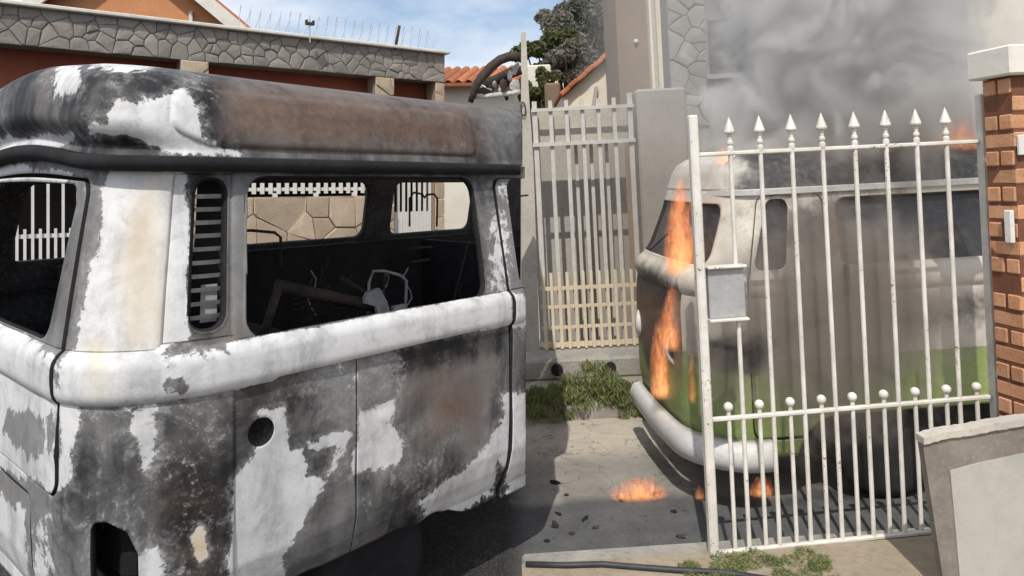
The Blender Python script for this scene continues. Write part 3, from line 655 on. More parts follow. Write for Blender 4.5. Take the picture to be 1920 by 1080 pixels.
# ================================================================== LEFT: carport wall of the house behind
P0 = WP(0, 338, 7.65); P1 = WP(833, 338, 10.7); fd = Vector((P1.x-P0.x, P1.y-P0.y, 0)); FL = fd.length; fd.normalize(); fn = Vector((fd.y, -fd.x, 0))
FM = Matrix(((fd.x, -fn.x, 0, P0.x), (fd.y, -fn.y, 0, P0.y), (0, 0, 1, -.12), (0, 0, 0, 1)))     # x along the wall, y into it
fac = empty('carport_wall', FM, 'grey stone-clad carport front with a white coping behind the burnt van', 'wall')
def fs_(px): k = (px-960)/F; return (P0.x-k*P0.y)/(k*fd.y-fd.x)
xs = -1.6; ZB0, ZB1 = 3.24, 3.66
pl = lambda x, y, o: (x, -o, y)
MB().box(((xs+FL)/2, .14, (ZB0+ZB1)/2), (FL-xs, .26, ZB1-ZB0)).build('beam', M['mortar'], fac)
MB().bbox(((xs+FL)/2+.01, .10, ZB1+.022), (FL-xs+.08, .40, .042), .008).build('coping', M['coping'], fac)
stones(fac, pl, stone_cells(xs, FL, ZB0, ZB1, .105, 5, 1.5), M['stone_grey'], .004, .026, 5)
cols = [(fs_(338), fs_(391)), (fs_(703), fs_(738)), (FL-.16, FL)]
for i, (a, c) in enumerate(cols):
    MB().box(((a+c)/2, .15, ZB0/2), (c-a, .24, ZB0)).build('column', M['mortar_light'], fac)
    stones(fac, pl, stone_cells(a, c, 0.9, ZB0, .17, 20+i, 1.0), M['stone_beige'], .006, .03, 30+i)
# low wall of beige stones in the middle bay
a, c = cols[0][1], cols[1][0]; LW = 1.56
MB().box(((a+c)/2, .16, LW/2), (c-a, .22, LW)).build('low_wall', M['mortar_light'], fac)
stones(fac, pl, stone_cells(a, c, .75, LW, .24, 9, 1.5), M['stone_beige'], .006, .03, 9)
MB().box(((a+c)/2, .14, 2.6), (c-a, .06, .06)).build('top_rail', M['white_paint'], fac)
# recess behind
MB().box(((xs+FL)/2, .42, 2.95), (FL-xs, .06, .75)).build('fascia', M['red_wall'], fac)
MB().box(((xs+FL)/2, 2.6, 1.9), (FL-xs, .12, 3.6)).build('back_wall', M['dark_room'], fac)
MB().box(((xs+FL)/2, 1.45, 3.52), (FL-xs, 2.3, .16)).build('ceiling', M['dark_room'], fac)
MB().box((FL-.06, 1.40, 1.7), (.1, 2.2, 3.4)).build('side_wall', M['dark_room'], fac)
def railing(name, x0, x1, z0, z1, label, step, bw, mids, dep=.10, short=None):
    r = empty(name, FM @ Matrix.Translation((x0, dep, z0)), label, 'railing'); w = x1-x0; h = z1-z0
    for zz in mids: MB().box((w/2, .022, zz-z0), (w, .02, .045)).build('rail', M['white_paint'], r)
    n = int(w/step)
    me0 = MB().box((0, 0, h/2), (bw, .02, h)); first = None
    for i in range(n+1):
        if first is None: first = me0.build('bar', M['white_paint'], r); o = first
        else: o = first.copy(); COL.objects.link(o); o.parent = r
        o.location = ((i+.25)*w/(n+.5), 0, 0)
    if short:
        m1 = MB().box((0, 0, short/2), (bw, .02, short)); first = None
        for i in range(n):
            if first is None: first = m1.build('short_bar', M['white_paint'], r); o = first
            else: o = first.copy(); COL.objects.link(o); o.parent = r
            o.location = ((i+.75)*w/(n+.5), 0, 0)
    return r
a, c = cols[0][1], cols[1][0]
rl = railing('white_railing', a+.01, c-.01, LW+.04, 2.55, 'white slatted railing on the beige stone wall seen through the van windows', .105, .05, (LW+.10, 2.5))
for i in range(4): MB().box(((i+.5)*(c-a)/4, .0, -.02), (.06, .05, .06)).build('foot', M['white_paint'], rl)
railing('bar_gate', xs, cols[0][0]-.02, .02, 2.45, 'white bar gate of the carport seen through the rear window of the burnt van', .14, .028, (.1, 1.16, 2.35), short=1.22)
railing('bar_gate', cols[1][1]+.01, cols[2][0]-.01, .02, 2.85, 'white bar gate beside the stone end column, seen through the far van windows', .085, .04, (.1, 1.25, 2.75), short=1.3)
# pole, insulator and razor wire on the coping
b = MB().tube([FM.inverted() @ WP(741, 92, 10.2), FM.inverted() @ WP(749, 48, 10.2)], .022, 8)
po = b.build('leaning_pole', M['dark_post'], None, FM, True); tag(po, 'short dark leaning pole on top of the white wall coping', 'pole')
ins = empty('wire_bracket', FM @ Matrix.Translation(FM.inverted() @ WP(581, 72, 9.3)), 'small dark bracket holding the coiled wire above the carport wall', 'bracket')
MB().box((0, 0, .10), (.012, .012, .3)).build('stem', M['wire'], ins); MB().box((0, 0, .19), (.10, .05, .035)).build('arm', M['dark_post'], ins)
for s_ in (-.045, .045): MB().box((s_, 0, .205), (.02, .06, .06)).build('clip', M['dark_post'], ins)
s0, s1 = fs_(452), fs_(822); pts = []; nturn = 22; per = 22
for i in range(nturn*per+1):
    t = i/(nturn*per); an = 2*math.pi*i/per; rad = .165+.012*math.sin(t*31)
    pts.append((s0+(s1-s0)*t+.03*math.cos(an), .12+rad*.6*math.sin(an), ZB1+.205+rad*math.cos(an)))
wr = MB().tube(pts, .0042, 5).build('razor_wire', M['wire'], None, FM, True); tag(wr, 'pale coil of razor wire running along the top of the carport wall', 'wire')

# house with the orange gable
def house(name, label, m, w, d, h, rise, wall_m, over=.35, gable_trim=True, tiles=True, tn=12):
    e = empty(name, m, label, 'house')
    MB().prism([(0, 0), (w, 0), (w, h), (w/2, h+rise), (0, h)], 0, d, Matrix(((1, 0, 0), (0, 0, 1), (0, 1, 0)))).build('wall', wall_m, e)
    sl = math.atan2(rise, w/2); ln = math.hypot(w/2, rise)+over
    for s in (-1, 1):
        rm = Matrix.Rotation(sl*s*-1, 3, 'Y')
        base = Vector((w/2, d/2, h+rise+.05)); dirn = Vector((s*math.cos(sl), 0, -math.sin(sl)))
        rf = MB().box(base+dirn*ln/2+Vector((0, 0, .0)), (ln, d+2*over, .06), Matrix.Rotation(s*sl, 3, 'Y')).build('roof', M['tile_orange'], e)
        if tiles:
            nrow = tn; mesh = None
            for j in range(int((d+2*over)/.22)):
                q = base+dirn*ln/2+Vector((0, -(d+2*over)/2+.11+j*.22, .05))
                nb = MB()
                aa = [(-.09+.18*k/5, .045*math.sin(math.pi*k/5)) for k in range(6)]
                P = [Vector((x, y, z)) for x in (-ln/2, ln/2) for y, z in aa]
                nb.add([Matrix.Rotation(s*sl, 3, 'Y') @ p for p in P], [(k, k+1, 7+k, 6+k) for k in range(5)])
                if mesh is None: o = nb.build('tile_row', M['tile_orange'], rf); mesh = o.data
                else: o = bpy.data.objects.new('tile_row', mesh); COL.objects.link(o); o.parent = rf
                o.location = q
        if gable_trim:
            MB().box(base+dirn*ln/2+Vector((0, -d/2-over-.03, -.06)), (ln, .05, .22), Matrix.Rotation(s*sl, 3, 'Y')).build('barge_board', M['coping'], e)
    return e
gA = WP(497, 58, 12.6)
gm = Matrix.Translation((gA.x-4.55, 12.2, -.12)) @ Matrix.Rotation(math.radians(6), 4, 'Z')
hs = house('gable_house', 'orange plastered gable house with pale roof edge above the carport wall', gm, 4.6, 6, 4.05, 1.95, M['orange_wall'], .3, True, True)
wdw = MB().box((3.30, -.03, 4.28), (.06, .06, .9)).build('downpipe', M['coping'], hs)
lat = MB().box((3.82, -.02, 4.1), (.62, .05, .40)).build('vent_grille', M['red_wall'], hs)
for k in range(5): MB().box((3.82-.26+k*.13, -.055, 4.1), (.03, .03, .40), Matrix.Rotation(math.radians(28), 3, 'Y')).build('grille_bar', M['orange_wall'], lat)
tm = Matrix.Translation((-1.55, 14.4, -.12)) @ Matrix.Rotation(math.radians(-8), 4, 'Z')
h2 = empty('tiled_house', tm, 'low white house with an orange tiled roof beyond the carport wall', 'house')
MB().box((.55, 2, 1.85), (2.1, 4, 3.7)).build('wall', M['white_wall'], h2)
rf = MB().box((.55, .55, 3.93), (2.3, 1.9, .06), Matrix.Rotation(math.radians(17), 3, 'X')).build('roof', M['tile_orange'], h2)
mesh = None
for j in range(11):
    nb = MB(); aa = [(-.09+.18*k/5, .05*math.sin(math.pi*k/5)) for k in range(6)]
    P = [Matrix.Rotation(math.radians(17), 3, 'X') @ Vector((x, y, z)) for y in (-.97, .97) for x, z in aa]
    nb.add(P, [(k, k+1, 7+k, 6+k) for k in range(5)])
    if mesh is None: o = nb.build('tile_row', M['tile_orange'], rf); mesh = o.data
    else: o = bpy.data.objects.new('tile_row', mesh); COL.objects.link(o); o.parent = rf
    o.location = (-.48+j*.205, .55, 3.975)

# ================================================================== RIGHT: pavements, far wall
def slab(name, poly, z0, z1, mat, kind='structure', res=None):
    o = MB().prism(poly, z0, z1).build(name, mat, None, MR); tag(o, kind=kind); return o
slab('near_pavement', [(-.04, -2), (8, -2), (8, 3.36), (-.04, 3.09)], -.35, 0, M['pavement'])
MB_k = MB().bbox((3.96, 3.28, -.165), (8.0, .11, .31), .012, Matrix.Rotation(math.radians(1.9), 3, 'Z'))
k_ = MB_k.build('near_kerb', M['kerb'], None, MR); tag(k_, kind='structure')
slab('far_pavement', [(-.015, 5.36), (10, 5.6), (10, 14), (-.015, 14)], -.35, .0, M['far_pavement'])
k_ = MB().bbox((4.97, 5.42, -.17), (9.95, .12, .32), .015, Matrix.Rotation(math.radians(1.4), 3, 'Z')).build('far_kerb', M['kerb'], None, MR); tag(k_, kind='structure')

FY = 6.25
def Rx(px, py, Y): return RP(px, py, Y)
gp0, gp1 = Rx(1013, 600, FY).x, Rx(1209, 600, FY).x         # far gate extent
pw = empty('plaster_wall', MR @ Matrix.Translation((gp1+.02, FY, 0)), 'weathered grey plaster wall right of the far white gate', 'wall')
wr_top = Rx(1240, 165, FY).z
MB().bbox((.22, .12, wr_top/2), (.44, .24, wr_top), .02).build('wall', M['plaster_grey'], pw)
MB().bbox((2.1, .30, .8), (3.3, .2, 1.6), .02).build('low_length', M['plaster_grey'], pw)
x0 = Rx(977.4, 640, FY).x
pst = empty('gate_post', MR @ Matrix.Translation((x0, FY, 0)), 'tall pale plaster post left of the far white gate', 'post')
lft = [Rx(977.4, y, FY) for y in (662, 500, 300, 170, 60)]; rgt = [Rx(x, y, FY) for x, y in ((1012, 662), (1000, 300), (992, 180), (986, 60))]
MB().prism([(p.x-x0, p.z) for p in lft[::-1]]+[(p.x-x0, p.z) for p in rgt[:1]]+[(p.x-x0, p.z) for p in rgt[1:]], 0, .24, Matrix(((1, 0, 0), (0, 0, 1), (0, 1, 0)))).build('shaft', M['plaster_pale'], pst)
MB().box((.06, .12, .09), (.12, .22, .19)).build('base', M['plaster_pale'], pst)
MB().tube([(Rx(981, 205, FY).x-x0+.02*math.cos(a), -.02, Rx(981, 205, FY).z+.06*math.sin(a)) for a in np.linspace(0, 6.28, 16)[:-1]], .006, 6, closed=True).build('ring', M['dark_post'], pst)
st = empty('gate_step', MR @ Matrix.Translation((x0, FY-.25, 0)), 'rough concrete step under the far white gate', 'step')
MB().bbox(((gp1-x0)/2+.1, .12, .085), (gp1-x0+.25, .5, .17), .02).build('slab', M['kerb'], st)
for xx, rr_ in ((.28, .05), (.72, .045)): MB().lathe((xx, -.135, .09), [(rr_, 0), (rr_, .02), (rr_*.7, .022)], 12, Matrix.Rotation(math.radians(90), 3, 'X')).build('drain_hole', M['dark_soot'], st)
fg = empty('far_gate', MR @ Matrix.Translation((gp0+.01, FY, .18)), 'tall pale bar gate with a cream lattice foot across the road', 'gate')
gw = gp1-gp0-.02; gh = Rx(1100, 190, FY).z-.18
for i in range(7):
    MB().box((.03+i*(gw-.06)/6, 0, gh/2+.02), (.042 if i in (0, 6) else .034, .03, gh+(.07 if i == 6 else 0))).build('bar', M['dull_gate'], fg)
for i in (2, 3, 4):
    MB().box((.03+(i+.5)*(gw-.06)/6+.02, .25, gh*.42), (.03, .03, gh*.84)).build('inner_bar', M['dull_gate'], fg)
for zz, t_ in ((gh-.06, .03), (gh-.36, .035), (.52, .03), (.36, .025), (.18, .025), (.03, .04)):
    MB().box((gw/2, -.028, zz), (gw, .02, t_)).build('rail', M['dull_gate'] if zz > .6 else M['cream_gate'], fg)
MB().box((gw/2+.0, .12, gh-.21), (gw, .02, .32)).build('head_panel', M['plaster_pale'], fg)
MB().box((gw/2, .60, gh*.5-.1), (gw, .02, gh*.98)).build('back_panel', M['plaster_grey'], fg)
for i in range(13):
    MB().box((.03+i*(gw-.06)/12, -.052, .33), (.026, .02, .66)).build('lattice_bar', M['cream_gate'], fg)

# big grey house behind the smoke
HYy = 8.6
hx0 = Rx(1262, 200, HYy).x
hg = empty('grey_house', MR @ Matrix.Translation((hx0, HYy, 0)), 'tall grey house wall with dark window half hidden by smoke', 'house')
MB().box((3.4, 1.6, 2.6), (6.8, 3.0, 5.2)).build('wall', M['house_grey'], hg)
hz0 = Rx(1262, 180, HYy).z
bx0, bx1 = .0, .46
stones(hg, lambda x, y, o: (x, .098-o, y), stone_cells(bx0, bx1, 2.2, 5.0, .13, 77, 1.5), M['house_block'], .006, .03, 77, 'block')
wa, wb = Rx(1335, 130, HYy), Rx(1600, 20, HYy)
wx0, wx1 = wa.x-hx0, wb.x-hx0; wz0, wz1 = Rx(1335, 138, HYy).z, Rx(1600, 22, HYy).z
wd = MB().box(((wx0+wx1)/2, .09, (wz0+wz1)/2), (wx1-wx0, .04, wz1-wz0)).build('window', M['window_dark'], hg)
MB().box(((wx0+wx1)/2, .07, wz0-.03), (wx1-wx0+.12, .10, .06)).build('sill', M['house_block'], wd)
MB().box(((wx0+wx1)/2, .06, (wz0+wz1)/2), (.05, .04, wz1-wz0)).build('mullion', M['house_grey'], wd)
pwx = Rx(1790, 60, HYy).x-hx0
MB().box((pwx+2, -.1, 2.6), (4, .3, 5.2)).build('pale_wing', M['cream_wall'], hg)
# brown side building with the sunlit cream strip
bh = empty('brown_building', MR @ Matrix.Translation((Rx(1163, 100, 9.0).x, 9.0, 0)), 'tall brown wall with a cream edge strip beside the grey house', 'building')
bw1 = Rx(1222, 100, 9.0).x-Rx(1163, 100, 9.0).x; bw2 = Rx(1259, 100, 9.0).x-Rx(1163, 100, 9.0).x
MB().box((bw1/2, .8, 2.7), (bw1, 1.2, 5.4)).build('wall', M['brown_wall'], bh)
MB().box(((bw1+bw2)/2, .55, 2.7), (bw2-bw1, 1.0, 5.4)).build('corner_strip', M['cream_wall'], bh)
MB().tube([((bw1*.75+bw2*.25), .03, 2.2), ((bw1*.8+bw2*.2), .03, 5.2)], .025, 8).build('drain_pipe', M['plaster_pale'], bh)
MB().lathe((bw1*.6, .19, Rx(1200, 72, 9).z), [(.02, 0), (.03, .02), (.02, .04)], 10, Matrix.Rotation(math.radians(90), 3, 'X')).build('lamp_stub', M['coping'], bh)
# low cream house with sloping tiled edge
ch = empty('cream_house', MR @ Matrix.Translation((Rx(1050, 150, 10.5).x, 10.5, 0)), 'small cream gable wall with red roof edge behind the far gate', 'house')
cx1 = Rx(1160, 150, 10.5).x-Rx(1050, 150, 10.5).x; ca, cb = Rx(1055, 185, 10.5).z, Rx(1158, 95, 10.5).z
MB().prism([(0, 0), (cx1, 0), (cx1, cb), (0, ca)], 0, 3, Matrix(((1, 0, 0), (0, 0, 1), (0, 1, 0)))).build('wall', M['cream_wall'], ch)
sl = math.atan2(cb-ca, cx1)
for k in range(7):
    t = (k+.5)/7; MB().bbox((cx1*t, 1.4, ca+(cb-ca)*t+.05+.012*(k % 2)), (cx1/7/math.cos(sl)*1.12, 3.1, .07), .015, Matrix.Rotation(-sl, 3, 'Y')).build('tile_course', M['tile_orange'], ch)
MB().box((cx1*.55, -.04, ca-.1), (.05, .05, .5), Matrix.Rotation(.2, 3, 'Y')).build('bracket', M['plaster_grey'], ch)
# stepped pale walls and a red bush-side block further left
for (a, c, d, e_, lab) in ((986, 1032, 124, 135, 'long pale garden wall among the trees, upper of two'), (1000, 1048, 146, 160, 'short pale garden wall among the trees, lower of two')):
    p = Rx((a+c)/2, e_, 13); w_ = (c-a)/F*13; h_ = Rx((a+c)/2, d, 13).z
    o = MB().bbox((0, 0, h_/2), (w_, .3, h_), .02).build('garden_wall', M['white_wall'], None, MR @ Matrix.Translation((p.x, 13+.3*(a > 990), 0))); tag(o, lab, 'wall', 'pale garden walls')
p = Rx(1035, 175, 12)
o = MB().bbox((0, 0, 1.5), (.26, .4, Rx(1035, 158, 12).z*1.0), .03).build('brick_shed', M['brown_wall'], None, MR @ Matrix.Translation((p.x, 12, 0))); tag(o, 'small brown shed wall between the trees and far gate', 'shed')
o.data.transform(Matrix.Translation((0, 0, Rx(1035, 158, 12).z/2-1.5)))

# ------------------------------------------------------------------ trees and weeds
def leaf_cloud(centers, n, size, seed, upright=.0):
    r = np.random.RandomState(seed); V = []; Fc = []
    C = np.array([c[:3] for c in centers]); rad = np.array([c[3] for c in centers]); pr = rad**2/np.sum(rad**2)
    ci = r.choice(len(C), n, p=pr); d = r.normal(size=(n, 3)); d /= np.linalg.norm(d, axis=1)[:, None]
    rr_ = rad[ci]*(r.uniform(.25, 1.0, n)**.5); P = C[ci]+d*rr_[:, None]*np.array([1, 1, .8])
    e1 = r.normal(size=(n, 3)); e1[:, 2] = e1[:, 2]*(1-upright)+upright*2.2; e1 /= np.linalg.norm(e1, axis=1)[:, None]; e2 = np.cross(e1, r.normal(size=(n, 3))); e2 /= np.linalg.norm(e2, axis=1)[:, None]
    s = size*r.uniform(.6, 1.4, n)[:, None]; e2 = e2*(1-.8*upright)
    V = np.stack([P-e1*s, P+e2*s*.45, P+e1*s, P-e2*s*.45], 1).reshape(-1, 3); Fc = np.arange(n*4).reshape(-1, 4)
    return V, Fc
def tree(px, py, Y, rad, lab, mat, seed, n=5000, lsize=.09, hfac=1.0):
    c = Rx(px, py, Y); t = empty('tree', MR @ Matrix.Translation((c.x, Y, -.02)), lab, 'tree', 'trees behind the far gate')
    r = random.Random(seed); b = MB(); ht = c.z
    trunk = [(0, 0, 0), (.05, .02, ht*.3), (-.03, .04, ht*.6), (.02, 0, ht*.95)]
    b.tube(trunk, [.16, .13, .10, .05], 8); cs = []
    for k in range(17):
        a = r.uniform(0, 6.28); e = r.uniform(-.5, 1.0); q = Vector((math.cos(a)*rad*r.uniform(.3, .95), math.sin(a)*rad*r.uniform(.3, .8), ht+e*rad*.85*hfac))
        cs.append((*q, rad*r.uniform(.22, .46)))
        s = Vector((0, 0, ht*r.uniform(.5, .85))); b.tube([s, s.lerp(q, .5)+Vector((0, 0, .1)), q], [.05, .03, .012], 6)
    b.build('trunk', M['trunk'], t, smooth=True)
    V, Fc = leaf_cloud(cs, n, lsize, seed)
    mesh_obj('crown', V, Fc, mat, t); return t
tree(1022, 112, 15, .62, 'bright green leafy tree nearest the pale post', M['leaf_green'], 11, 9000, .055)
tree(1085, 62, 18, 1.15, 'large grey green tree against the sky behind the cream house', M['leaf_grey'], 12, 14000, .065)
tree(1130, 28, 20, 1.25, 'tall dark tree beside the brown building', M['leaf_grey'], 13, 14000, .07)
tree(1062, 130, 14, .55, 'low grey bush of a tree left of the cream house', M['leaf_grey'], 14, 7000, .045)
tree(1000, 172, 12.2, .26, 'small dark green tree low by the pale post', M['leaf_green'], 15, 4000, .035)
tree(1022, 150, 12.6, .22, 'thin green shrub between the two pale garden walls', M['leaf_green'], 16, 2600, .03)
# weeds along the foot of the far wall
r_ = np.random.RandomState(5); cs = []
for k in range(110):
    px = r_.uniform(979, 1218); p = Rx(px, 760, 5.35); hgt = .10+.16*math.exp(-((px-1110)/50)**2)+.05*r_.rand()
    cs.append((p.x, 5.22+.22*r_.rand(), -.09+hgt*r_.uniform(0, 1.1), .045+.045*r_.rand()))
cs = [c for c in cs if c[0] > .05]
V, Fc = leaf_cloud(cs, 17000, .024, 6, .8)
V[:, 2] = np.maximum(V[:, 2], -.118)
o = mesh_obj('weeds', V, Fc, M['weed'], None, MR); tag(o, 'green weeds along the foot of the far wall', 'weeds', kind='stuff')
cs = []
for k in range(40):
    p = Rx(r_.uniform(1290, 1560), 1075, 2.95); cs.append((p.x, r_.uniform(2.75, 3.08), .008, .05))
V, Fc = leaf_cloud(cs, 7000, .013, 8, .7); V[:, 2] = np.maximum(V[:, 2]*.5, .003)
o = mesh_obj('grass_patch', V, Fc, M['weed'], None, MR); tag(o, 'thin grass on the earth in front of the spear gate', 'grass', kind='stuff')

# ------------------------------------------------------------------ spear gate
gA, gB = RP(1338, 1030, 3.10), RP(1855, 745, 3.22)
gd = Vector((gB.x-gA.x, gB.y-gA.y, 0)); GW = gd.length; gang = math.atan2(gd.y, gd.x)
GM = MR @ Matrix.Translation((gA.x, gA.y, 0)) @ Matrix.Rotation(gang, 4, 'Z')
gate = empty('spear_gate', GM, 'white iron gate with spear tips and ball-topped short bars', 'gate')
GMi = GM.inverted()
def gpt(px, py):                                   # pixel -> gate plane (x, z)
    o = GMi @ Vector((0, 0, H)); d = GMi.to_3x3() @ (WP(px, py, 1)-Vector((0, 0, H))); t = -o.y/d.y; q = o+d*t; return q.x, q.z
zt = gpt(1590, 277)[1]; zm = gpt(1610, 764)[1]; zb = gpt(1550, 1016)[1]; ztop = gpt(1302, 216)[1]; xr = gpt(1853, 480)[0]
MB().bbox((0, 0, (ztop+zb-.03)/2), (.040, .04, ztop-zb+.03), .006).build('stile', M['gate_paint'], gate)
MB().bbox((xr, 0, (gpt(1838, 185)[1]+.05)/2+.01), (.036, .04, gpt(1838, 185)[1]-.03), .006).build('stile', M['gate_paint'], gate)
for z in (zt, zm, zb): MB().bbox((xr/2, 0, z), (xr-.04, .022, .018), .004).build('rail', M['gate_paint'], gate)
TB = [1369, 1427, 1486, 1544, 1603, 1662, 1720, 1778]
spear = [(.0105, -.005), (.0135, .006), (.0135, .022), (.008, .028), (.0135, .037), (.0135, .046), (.0085, .052), (.0085, .066), (.0135, .072), (.008, .078), (.022, .084), (.024, .09), (.012, .125), (.001, .156)]
bar_me = tip_me = None
for px in TB:
    x = gpt(px, 290)[0]
    if bar_me is None:
        o = MB().lathe((0, 0, 0), [(.0098, zb), (.0098, zt+.005)], 10).build('bar', M['gate_paint'], gate, smooth=False); bar_me = o.data
        t = MB().lathe((0, 0, 0), spear, 10).build('spear_tip', M['gate_paint'], o); tip_me = t.data
    else:
        o = bpy.data.objects.new('bar', bar_me); COL.objects.link(o); o.parent = gate
        t = bpy.data.objects.new('spear_tip', tip_me); COL.objects.link(t); t.parent = o
    o.location = (x+R.uniform(-.003, .003), -.001, 0); o.rotation_euler = (0, R.uniform(-.004, .004), R.uniform(0, 6)); t.location = (0, 0, zt+.004)
SB = [1366, 1424, 1482, 1541, 1599, 1658, 1717, 1776, 1833]
bar_me = None
for px in SB:
    x = gpt(px, 765)[0]
    if bar_me is None:
        o = MB().lathe((0, 0, 0), [(.0092, zb), (.0092, zm+.03)], 10).build('short_bar', M['gate_paint'], gate); bar_me = o.data
        t = MB().lathe((0, 0, 0), [(.008, -.012)]+[(.0205*math.sin(a), .014-.0205*math.cos(a)) for a in np.linspace(.3, 3.0, 9)], 12).build('ball_tip', M['gate_paint'], o, smooth=True); tip_me = t.data
    else:
        o = bpy.data.objects.new('short_bar', bar_me); COL.objects.link(o); o.parent = gate
        t = bpy.data.objects.new('ball_tip', tip_me); COL.objects.link(t); t.parent = o
    o.location = (x, .0012, 0); t.location = (0, 0, zm+.035)
la, lb = gpt(1330, 598), gpt(1393, 500)
lk = MB().bbox(((la[0]+lb[0])/2, .012, (la[1]+lb[1])/2), (lb[0]-la[0], .045, lb[1]-la[1]), .004).build('lock_box', M['steel_grey'], gate)
MB().bbox(((la[0]+lb[0])/2, -.004, lb[1]+.006), (lb[0]-la[0]+.012, .06, .012), .003).build('lid_edge', M['gate_paint'], lk)
MB().bbox(((la[0]+lb[0])/2, -.004, la[1]-.006), (lb[0]-la[0]+.012, .06, .012), .003).build('lid_edge', M['gate_paint'], lk)
hq = gpt(1850, 300)
MB().bbox((hq[0]+.012, -.012, hq[1]), (.075, .05, .03), .006).build('hinge', M['gate_paint'], gate)
hq = gpt(1868, 700); MB().bbox((hq[0]+.012, -.012, hq[1]), (.06, .045, .03), .006).build('hinge', M['gate_paint'], gate)

# ------------------------------------------------------------------ brick pillar
PWD = .15; cor = RP(1908, 400, 3.0)                  # near corner edge
pang = math.radians(78)
# left face runs from the near corner away and to the left
ld = Vector((-math.cos(pang), math.sin(pang), 0)); rd = Vector((math.sin(pang), math.cos(pang), 0))
PMx = Matrix(((ld.x, rd.x, 0, cor.x), (ld.y, rd.y, 0, 3.0), (0, 0, 1, 0), (0, 0, 0, 1)))
pil = empty('brick_pillar', MR @ PMx, 'orange brick gate pillar under a white block cap', 'pillar')
ctop = RP(1880, 148, 3.1).z; nc = 26; chh = ctop/nc
MB().box((PWD/2, PWD/2, ctop/2), (PWD-.012, PWD-.012, ctop-.002)).build('mortar_core', M['brick_mortar'], pil)
bm_ = {}
for j in range(nc):
    for k in range(2):
        key = (j % 2)
        d = (PWD-.002, PWD/2-.011, chh-.013) if key == 0 else (PWD/2-.011, PWD-.002, chh-.013)
        if key not in bm_: o = MB().bbox((0, 0, 0), d, .005).build('brick', M['brick'], pil); bm_[key] = o.data
        else: o = bpy.data.objects.new('brick', bm_[key]); COL.objects.link(o); o.parent = pil
        q = PWD/4+k*PWD/2
        o.location = (PWD/2+R.uniform(-.003, .003), q+R.uniform(-.002, .002), (j+.5)*chh) if key == 0 else (q+R.uniform(-.002, .002), PWD/2+R.uniform(-.003, .003), (j+.5)*chh)
        o.rotation_euler = (R.uniform(-.012, .012), R.uniform(-.012, .012), R.uniform(-.012, .012))
MB().bbox((PWD/2, PWD/2, ctop+.066), (PWD+.07, PWD+.07, .125), .008).build('cap', M['white_wall'], pil)
def on_face(px, py):                                # on the left face of the pillar (y = 0)
    mi = (MR @ PMx).inverted(); o = mi @ Vector((0, 0, H)); d = mi.to_3x3() @ (WP(px, py, 1)-Vector((0, 0, H))); t = -o.y/d.y; return o+d*t
q = on_face(1905, 425); MB().bbox((max(q.x, .03), -.012, q.z), (.035, .022, .14), .004).build('conduit', M['white_paint'], pil)
q2 = Vector((-.004, .05, RP(1912, 272, 3.0).z)); MB().bbox((-.008, .045, q2.z), (.014, .07, .085), .003).build('number_plate', M['white_paint'], pil)
# low rendered wall in front
LY = 2.70
lw = empty('low_wall', MR @ Matrix.Translation((RP(1772, 1080, LY).x, LY, 0)), 'low taupe rendered wall with a paler panel in the near corner', 'wall')
def lwp(px, py): q = RP(px, py, LY); return (q.x-RP(1772, 1080, LY).x, q.z)
pts = [lwp(1772, 1082), lwp(1729, 826), lwp(1770, 815), lwp(1822, 808), lwp(1870, 798), lwp(1925, 790), lwp(2150, 770), (lwp(2150, 770)[0], 0.0)]
pts[0] = (pts[0][0]+.0, 0.0)
swap = Matrix(((1, 0, 0), (0, 0, 1), (0, 1, 0)))
MB().prism(pts, 0, .035, swap).build('wall', M['low_wall'], lw)
pn = [lwp(1800, 1086), lwp(1780, 882), lwp(1830, 868), lwp(1925, 848), lwp(2150, 820), (lwp(2150, 770)[0], .003)]; pn[0] = (pn[0][0], .003)
MB().prism(pn, -.006, .0, swap).build('panel', M['low_panel'], lw)  # painted sunlight: thin paler sheet over the lit part of the wall
tp = pts[1:7]
nb = MB()
rr = random.Random(9); V = []
edge = []
for i in range(len(tp)-1):
    for k in range(8): t = k/8; edge.append((tp[i][0]*(1-t)+tp[i+1][0]*t, tp[i][1]*(1-t)+tp[i+1][1]*t))
for x, z in edge:
    j = rr.uniform(-.0015, .002)
    V += [(x, -.012+rr.uniform(-.001, .001), z-.012+j), (x, -.012, z+.014+j), (x, .045, z+.014+j), (x, .045, z-.012)]
nb.add(V, [(i*4+a, i*4+(a+1) % 4, i*4+4+(a+1) % 4, i*4+4+a) for i in range(len(edge)-1) for a in range(4)] + [(0, 3, 2, 1)])
nb.build('rough_coping', M['plaster_pale'], lw)
# hose on the ground
hpz = [RP(x, y, 1.66*F/(y+.0495*(x-960)-338)) for x, y in ((986, 1062), (1060, 1064), (1130, 1062), (1200, 1068), (1280, 1074), (1360, 1078), (1450, 1092))]
hpz = [(max(p.x, -.03), p.y, .012) for p in hpz]
o = MB().tube(hpz, .012, 8).build('hose', M['cable'], None, MR, True); tag(o, 'dark hose lying along the pavement edge at the bottom', 'hose')

